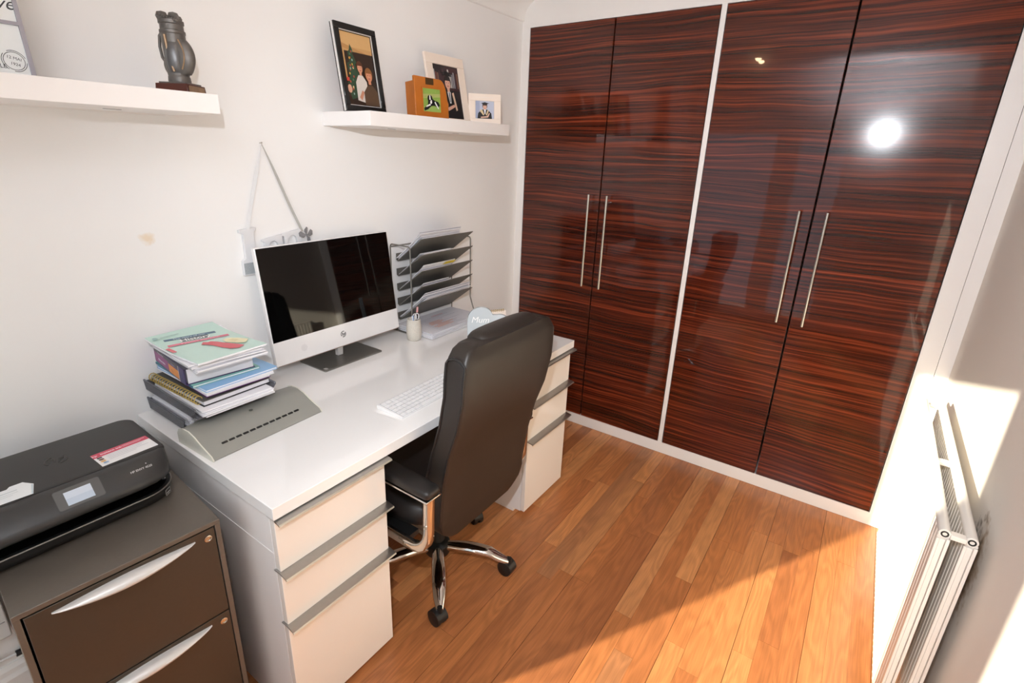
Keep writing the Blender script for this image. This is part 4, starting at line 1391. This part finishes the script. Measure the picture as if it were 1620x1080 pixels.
# ------------------------------------------------------------------ hanging letters on the wall
HL = thing('hanging_letters', 'white wooden letters with a grey butterfly hung by a ribbon on the wall', 'wall decoration', (.0005, -1.52, 1.10))
def hl_fn(u, v, h):
    return (h, u + 1.52 - 1.52 * 0 - 0, v - 1.10)
HF = lambda u, v, h: (h, u + 1.52, v - 1.10)
L1 = [(-1.653, 1.262), (-1.653, 1.271), (-1.594, 1.276), (-1.594, 1.268), (-1.603, 1.258), (-1.603, 1.175), (-1.5985, 1.160), (-1.5985, 1.118), (-1.653, 1.118), (-1.653, 1.168), (-1.641, 1.175), (-1.641, 1.256)]
obj('large_letter', MB().prism(L1, HF, .0, .013), M['letter'], HL, bevel=.0012)
obj('glitter_square', bx(.013, .0145, -1.6515 + 1.52, -1.600 + 1.52, 1.122 - 1.10, 1.160 - 1.10), M['glitter'], HL)
def arch_letter(y0, w, zt, legs=2):
    # lower-case style letter with a serif and round arches
    pts = []
    zb_ = 1.16
    out2 = [(y0 - .008, zt - .006), (y0 - .008, zt), (y0 + w, zt + .012)]
    out2 += [(y0 + w + .004, zt + .006), (y0 + w + .004, zb_), (y0 + w - .014, zb_)]
    for t in range(0, 181, 20):
        c0 = (y0 + w - .014 + y0 + .016) / 2
        r0 = (w - .030) / 2
        out2.append((c0 + r0 * math.cos(math.radians(t)), zt - .030 + .022 * math.sin(math.radians(t))))
    out2 += [(y0 + .016, zb_), (y0, zb_), (y0, zt - .010)]
    return out2
obj('small_letter', MB().prism(arch_letter(-1.567, .064, 1.231), HF, 0, .012), M['letter'], HL, bevel=.001)
obj('small_letter', MB().prism(arch_letter(-1.492, .066, 1.243), HF, 0, .012), M['letter'], HL, bevel=.001)
obj('lettering_board', bx(.0, .009, -1.594 + 1.52, -1.41 + 1.52, 1.155 - 1.10, 1.175 - 1.10), M['letter'], HL)
def ribbon(a, b_, w, tw):
    A_, B_ = Vector((.006, a[0] + 1.52, a[1] - 1.10)), Vector((.009, b_[0] + 1.52, b_[1] - 1.10))
    d = (B_ - A_).normalized()
    s2 = Vector((1, 0, 0)).cross(d).normalized()
    rings = []
    for i in range(9):
        t = i / 8
        ww = w * (.25 + .75 * min(1, t * 3))
        dirw = (s2 * math.cos(tw) + Vector((1, 0, 0)) * math.sin(tw) * .6).normalized()
        p = A_ + (B_ - A_) * t + Vector((.002 + .002 * math.sin(t * 7), 0, 0))
        n_ = d.cross(dirw).normalized() * .0004
        rings.append([p - dirw * ww / 2 - n_, p + dirw * ww / 2 - n_, p + dirw * ww / 2 + n_, p - dirw * ww / 2 + n_])
    return MB().loft(rings)
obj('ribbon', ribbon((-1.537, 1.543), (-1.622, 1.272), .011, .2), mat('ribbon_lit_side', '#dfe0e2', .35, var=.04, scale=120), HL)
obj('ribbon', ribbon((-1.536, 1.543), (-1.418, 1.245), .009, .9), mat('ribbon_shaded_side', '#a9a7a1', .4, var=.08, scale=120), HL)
obj('nail', MB().tube([(0, -1.5365 + 1.52, 1.545 - 1.10), (.012, -1.5365 + 1.52, 1.546 - 1.10)], .002, 8), M['steel'], HL)
bf = MB()
bc = (-1.405, 1.232)
for poly in ([(0, 0), (-.022, .014), (-.030, .008), (-.028, -.004), (-.012, -.010)], [(0, 0), (-.006, .018), (.004, .028), (.008, .024), (.005, .008)],
             [(.003, -.002), (.020, .018), (.027, .012), (.026, -.002), (.014, -.008)], [(.003, -.004), (.014, -.010), (.017, -.028), (.010, -.034), (.003, -.022)]):
    bf.prism([(bc[0] + u, bc[1] + v) for u, v in poly], HF, .014, .0165)
bf.tube([HF(bc[0] - .006, bc[1] + .014, .0165), HF(bc[0], bc[1], .018), HF(bc[0] + .004, bc[1] - .012, .0165)], .0022, 6)
obj('butterfly', bf, mat('butterfly_grey', '#86868a', .4, .3, var=.3, scale=150), HL)

# ------------------------------------------------------------------ office chair
HUB = (.595, -1.345)
ch = thing('office_chair', 'black leather executive office chair with chrome base pulled to the desk', 'chair', (HUB[0], HUB[1], 0))
def cpart(name, mb, m, parent=ch, **k):
    mb.v = [(x - HUB[0], y - HUB[1], z) for x, y, z in mb.v]
    return obj(name, mb, m, parent, **k)
YC = -1.352
# rear face x as a function of height, thickness, half width
def interp(tab, z):
    for (z0_, v0), (z1_, v1) in zip(tab, tab[1:]):
        if z <= z1_:
            t = (z - z0_) / (z1_ - z0_)
            t = t * t * (3 - 2 * t) * .5 + t * .5
            return v0 + (v1 - v0) * t
    return tab[-1][1]
REAR = [(.36, .822), (.40, .828), (.50, .838), (.60, .850), (.70, .872), (.80, .906), (.90, .926), (1.0, .930), (1.045, .920)]
THK = [(.36, .078), (.42, .085), (.55, .088), (.70, .080), (.85, .084), (1.0, .085), (1.045, .07)]
HWD = [(.36, .150), (.375, .185), (.40, .212), (.43, .225), (.50, .231), (.60, .234), (.80, .236), (.96, .236), (1.01, .230), (1.035, .214), (1.045, .19)]
spec = []
zs = [.360, .362, .370, .385, .40, .42, .44, .47, .50, .55, .60, .65, .70, .75, .80, .85, .90, .95, .98, 1.0, 1.015, 1.027, 1.036, 1.042, 1.045, 1.0455]
for z in zs:
    xr, t_, w_ = interp(REAR, z), interp(THK, z), interp(HWD, z)
    if z in (.360, 1.0455):
        t_, w_ = t_ * .3, w_ * .8
        xr -= interp(THK, z) * .35
    spec.append((xr - t_ / 2, YC, z, t_ / 2, w_))
back = cpart('backrest', MB().loft(superbox(spec, 8, 64, .445)), [M['leather']], smooth=60)
# side gussets and piping round them
for s in (-1, 1):
    yy = YC + s * .2345
    front, rear = [], []
    for z in [.44, .50, .55, .60, .65, .70, .75, .80, .85, .90, .95, .98, 1.0]:
        xr, t_ = interp(REAR, z), interp(THK, z)
        w_ = interp(HWD, z)
        front.append((xr - t_ + .008, YC + s * (w_ - .002), z))
        rear.append((xr - .012, YC + s * (w_ - .002), z))
    top = [(interp(REAR, 1.005) - interp(THK, 1.0) * f, YC + s * .231, 1.0 + .020 * math.sin(PI * f)) for f in (.78, .6, .45, .3)]
    cpart('piping', MB().tube(front + top + list(reversed(rear)), .0038, 8), M['leather2'], back)
# head cushion that rolls over the top
hspec = []
for z, hx, hy in ((.90, .012, .130), (.905, .030, .140), (.925, .044, .146), (.96, .052, .149), (1.0, .056, .150), (1.022, .055, .150), (1.040, .050, .148), (1.051, .040, .143), (1.057, .026, .133), (1.059, .008, .11)):
    xr = interp(REAR, min(z, 1.03))
    hspec.append((xr - .056, YC + .022, z, hx, hy))
hd_ = cpart('headrest', MB().loft(superbox(hspec, 3.6, 48)), M['leather'], smooth=60)
# seat
sspec = [(.56, YC, z, hx, hy) for z, hx, hy in ((.385, .18, .20), (.388, .21, .235), (.405, .225, .252), (.43, .230, .258), (.462, .228, .254), (.478, .21, .236), (.485, .17, .19), (.486, .09, .10))]
cpart('seat', MB().loft(superbox(sspec, 4, 48)), M['leather2'], smooth=60)
cpart('seat_mechanism', MB().box(.47, .72, YC - .09, YC + .09, .335, .386), M['black'], bevel=.01)
cpart('tilt_lever', MB().tube([(.62, YC - .09, .355), (.62, YC - .20, .352), (.62, YC - .235, .345)], .005, 8), M['black'])
cpart('gas_column', MB().tube([(HUB[0], HUB[1], .075), (HUB[0], HUB[1], .20), (HUB[0], HUB[1], .201), (HUB[0], HUB[1], .345)], [.027, .027, .016, .016], 20), M['black'])
cpart('hub', MB().lathe([(.0001, .062), (.046, .062), (.050, .070), (.048, .105), (.034, .118), (.0001, .120)], 28, c=(HUB[0], HUB[1], 0)), M['black'])
# arms: padded chrome bows
for s in (-1, 1):
    ya = YC + (.262 if s > 0 else -.292)
    xo = -.035 if s > 0 else 0.0
    path = [(.428, .598), (.420, .52), (.425, .47)] + [(.505 - .08 * math.cos(math.radians(t)), .475 - .08 * math.sin(math.radians(t))) for t in range(10, 91, 16)] + \
           [(.58, .394), (.66, .392)] + [(.757 + .078 * math.sin(math.radians(t)), .470 - .078 * math.cos(math.radians(t))) for t in range(0, 91, 15)] + [(.836, .52), (.838, .600)]
    path = [(x + xo, z) for x, z in path]
    # flat bar: thickness in the plane of the bow, width across y
    rings = []
    for i, (x, z) in enumerate(path):
        x0_, z0_ = path[max(0, i - 1)]
        x1_, z1_ = path[min(len(path) - 1, i + 1)]
        dx, dz = x1_ - x0_, z1_ - z0_
        L_ = math.hypot(dx, dz)
        nx, nz_ = -dz / L_, dx / L_
        hw_ = .016
        rings.append([Vector((x + nx * hw_ * a, ya + .012 * b2, z + nz_ * hw_ * a)) for a, b2 in ((1, -.7), (1, .7), (.75, 1), (-.75, 1), (-1, .7), (-1, -.7), (-.75, -1), (.75, -1))])
    arm = cpart('armrest', MB().loft(rings), M['chrome'], smooth=50)
    for bx_, bz in ((.838 + xo, .585), (.836 + xo, .500), (.742 + xo, .393), (.60 + xo, .393)):
        cpart('bolt', MB().tube([(bx_, ya + s * .011, bz), (bx_, ya + s * .0145, bz)], .0062, 12), M['steel'], arm)
    pad = []
    for x, hy, hz in ((.405, .016, .005), (.410, .026, .012), (.425, .030, .016), (.60, .031, .018), (.80, .031, .017), (.848, .030, .016), (.858, .027, .013), (.862, .018, .006)):
        zc_ = .621 + (.005 if .5 < x < .75 else 0)
        pad.append([Vector((x + xo, ya + hy * math.copysign(abs(math.cos(a)) ** .55, math.cos(a)), zc_ + hz * math.copysign(abs(math.sin(a)) ** .6, math.sin(a)))) for a in [2 * PI * j / 24 for j in range(24)]])
    cpart('arm_pad', MB().loft(pad), M['leather2'], arm, smooth=50)
    cpart('pad_plate', bx(.412 + xo, .860 + xo, ya - .031, ya + .031, .5995, .6055), M['chrome'], arm, bevel=.002)
    cpart('seat_bracket', bx(.60, .74, ya - s * .055 if s > 0 else ya + .008, ya - .008 if s > 0 else ya + .055, .384, .402), M['black'], arm)
# five-star base
for k in range(5):
    a = math.radians(-46.4 + 72 * k)
    c, s2 = math.cos(a), math.sin(a)
    rings = []
    for i in range(15):
        t = i / 14
        r = .030 + .252 * t
        z = .090 + .010 * math.sin(PI * min(1, t * 1.25)) - .030 * max(0, t - .72) / .28
        hw = .019 + .0075 * math.sin(PI * t) + (.0 if t < .85 else -.006 * (t - .85) / .15)
        hh = .020 - .007 * t
        rings.append([Vector((HUB[0] + c * r - s2 * hw * math.cos(q), HUB[1] + s2 * r + c * hw * math.cos(q), z + hh * math.sin(q))) for q in [2 * PI * j / 16 for j in range(16)]])
    lg_ = cpart('leg', MB().loft(rings), M['chrome'], smooth=60)
    px, py = HUB[0] + c * .284, HUB[1] + s2 * .284
    sw = a + math.radians((38, -25, 60, 15, -50)[k])
    T = Matrix.Translation((px, py, 0)) @ Matrix.Rotation(sw, 4, 'Z')
    whl = MB()
    for w0, w1 in ((-.023, -.004), (.004, .023)):
        pr_ = [[T @ Vector((-.012 + r_ * math.cos(q), w, .0285 + r_ * math.sin(q))) for q in [2 * PI * j / 24 for j in range(24)]] for w, r_ in ((w0, .022), (w0 + .002, .0275), (w0 + .006, .0285), (w1 - .006, .0285), (w1 - .002, .0275), (w1, .022))]
        whl.loft(pr_)
    cst = cpart('caster', whl, M['black'], smooth=40)
    hood = [[T @ Vector((-.010 + (.0305) * math.cos(q), w, .032 + .0305 * math.sin(q))) for q in [math.radians(-5 + 190 * j / 14) for j in range(15)]] + [T @ Vector((-.010, w, .026))] for w in (-.021, -.018, .018, .021)]
    cpart('hood', MB().loft(hood), M['black'], cst, smooth=40)
    cpart('stem', MB().tube([(px, py, .045), (px, py, .078)], .009, 12), M['black'], cst)

# ------------------------------------------------------------------ small things low on the left wall
wbx = thing('wall_box', 'pale grey box fixed to the wall left of the filing cabinet', 'box', (.001, -2.56, .256))
obj('housing', bx(0, .035, -.10, .118, 0, .28), mat('box_grey', '#d5d6d6', .5), wbx, bevel=.003)
obj('lid_seam', bx(.035, .0362, -.095, .112, .05, .053), mat('box_seam', '#a9aaac', .5), wbx)
cb2 = thing('power_cable', 'white cable with a black plug lying along the skirting board', 'cable', (.03, -2.46, .148))
obj('cord', MB().tube([(-.018, -.16, .016), (-.017, -.08, .022), (-.016, -.03, .030), (-.016, .012, .026)], .0035, 8), mat('cable_white', '#e4e4e4', .4), cb2)
obj('plug', MB().tube([(-.016, .012, .026), (-.016, .034, .024)], [.009, .0085], 10), M['plug'], cb2)
obj('plug', MB().tube([(-.018, -.045, .030), (-.018, -.026, .032)], [.0095, .009], 10), M['plug'], cb2)

# ceiling spotlight bar, out of frame but mirrored in the wardrobe doors
cl = thing('ceiling_light', 'white ceiling spotlight bar with two warm bulbs above the desk', 'ceiling light', (.83, -1.72, CEIL))
obj('plate', MB().lathe([(.0001, -.022), (.045, -.022), (.05, -.016), (.05, 0), (.0001, 0)], 24), M['white'], cl)
em_, nt, b = new_mat('warm_bulb')
b.inputs['Emission Color'].default_value = (1.0, .72, .42, 1)
b.inputs['Emission Strength'].default_value = 60.0
for s in (-1, 1):
    obj('arm', MB().tube([(0, 0, -.02), (0, s * .045, -.05)], .006, 8), M['chrome'], cl)
    sp2 = obj('spot_head', MB().lathe([(.012, .0), (.016, -.02), (.024, -.045), (.026, -.05), (.022, -.046), (.010, -.01)], 20, c=(0, s * .05, -.045)), M['chrome'], cl)
    obj('bulb', MB().lathe([(.0001, -.066), (.010, -.064), (.018, -.056), (.020, -.046), (.010, -.018), (.0001, -.015)], 16, c=(0, s * .05, -.045)), em_, sp2)
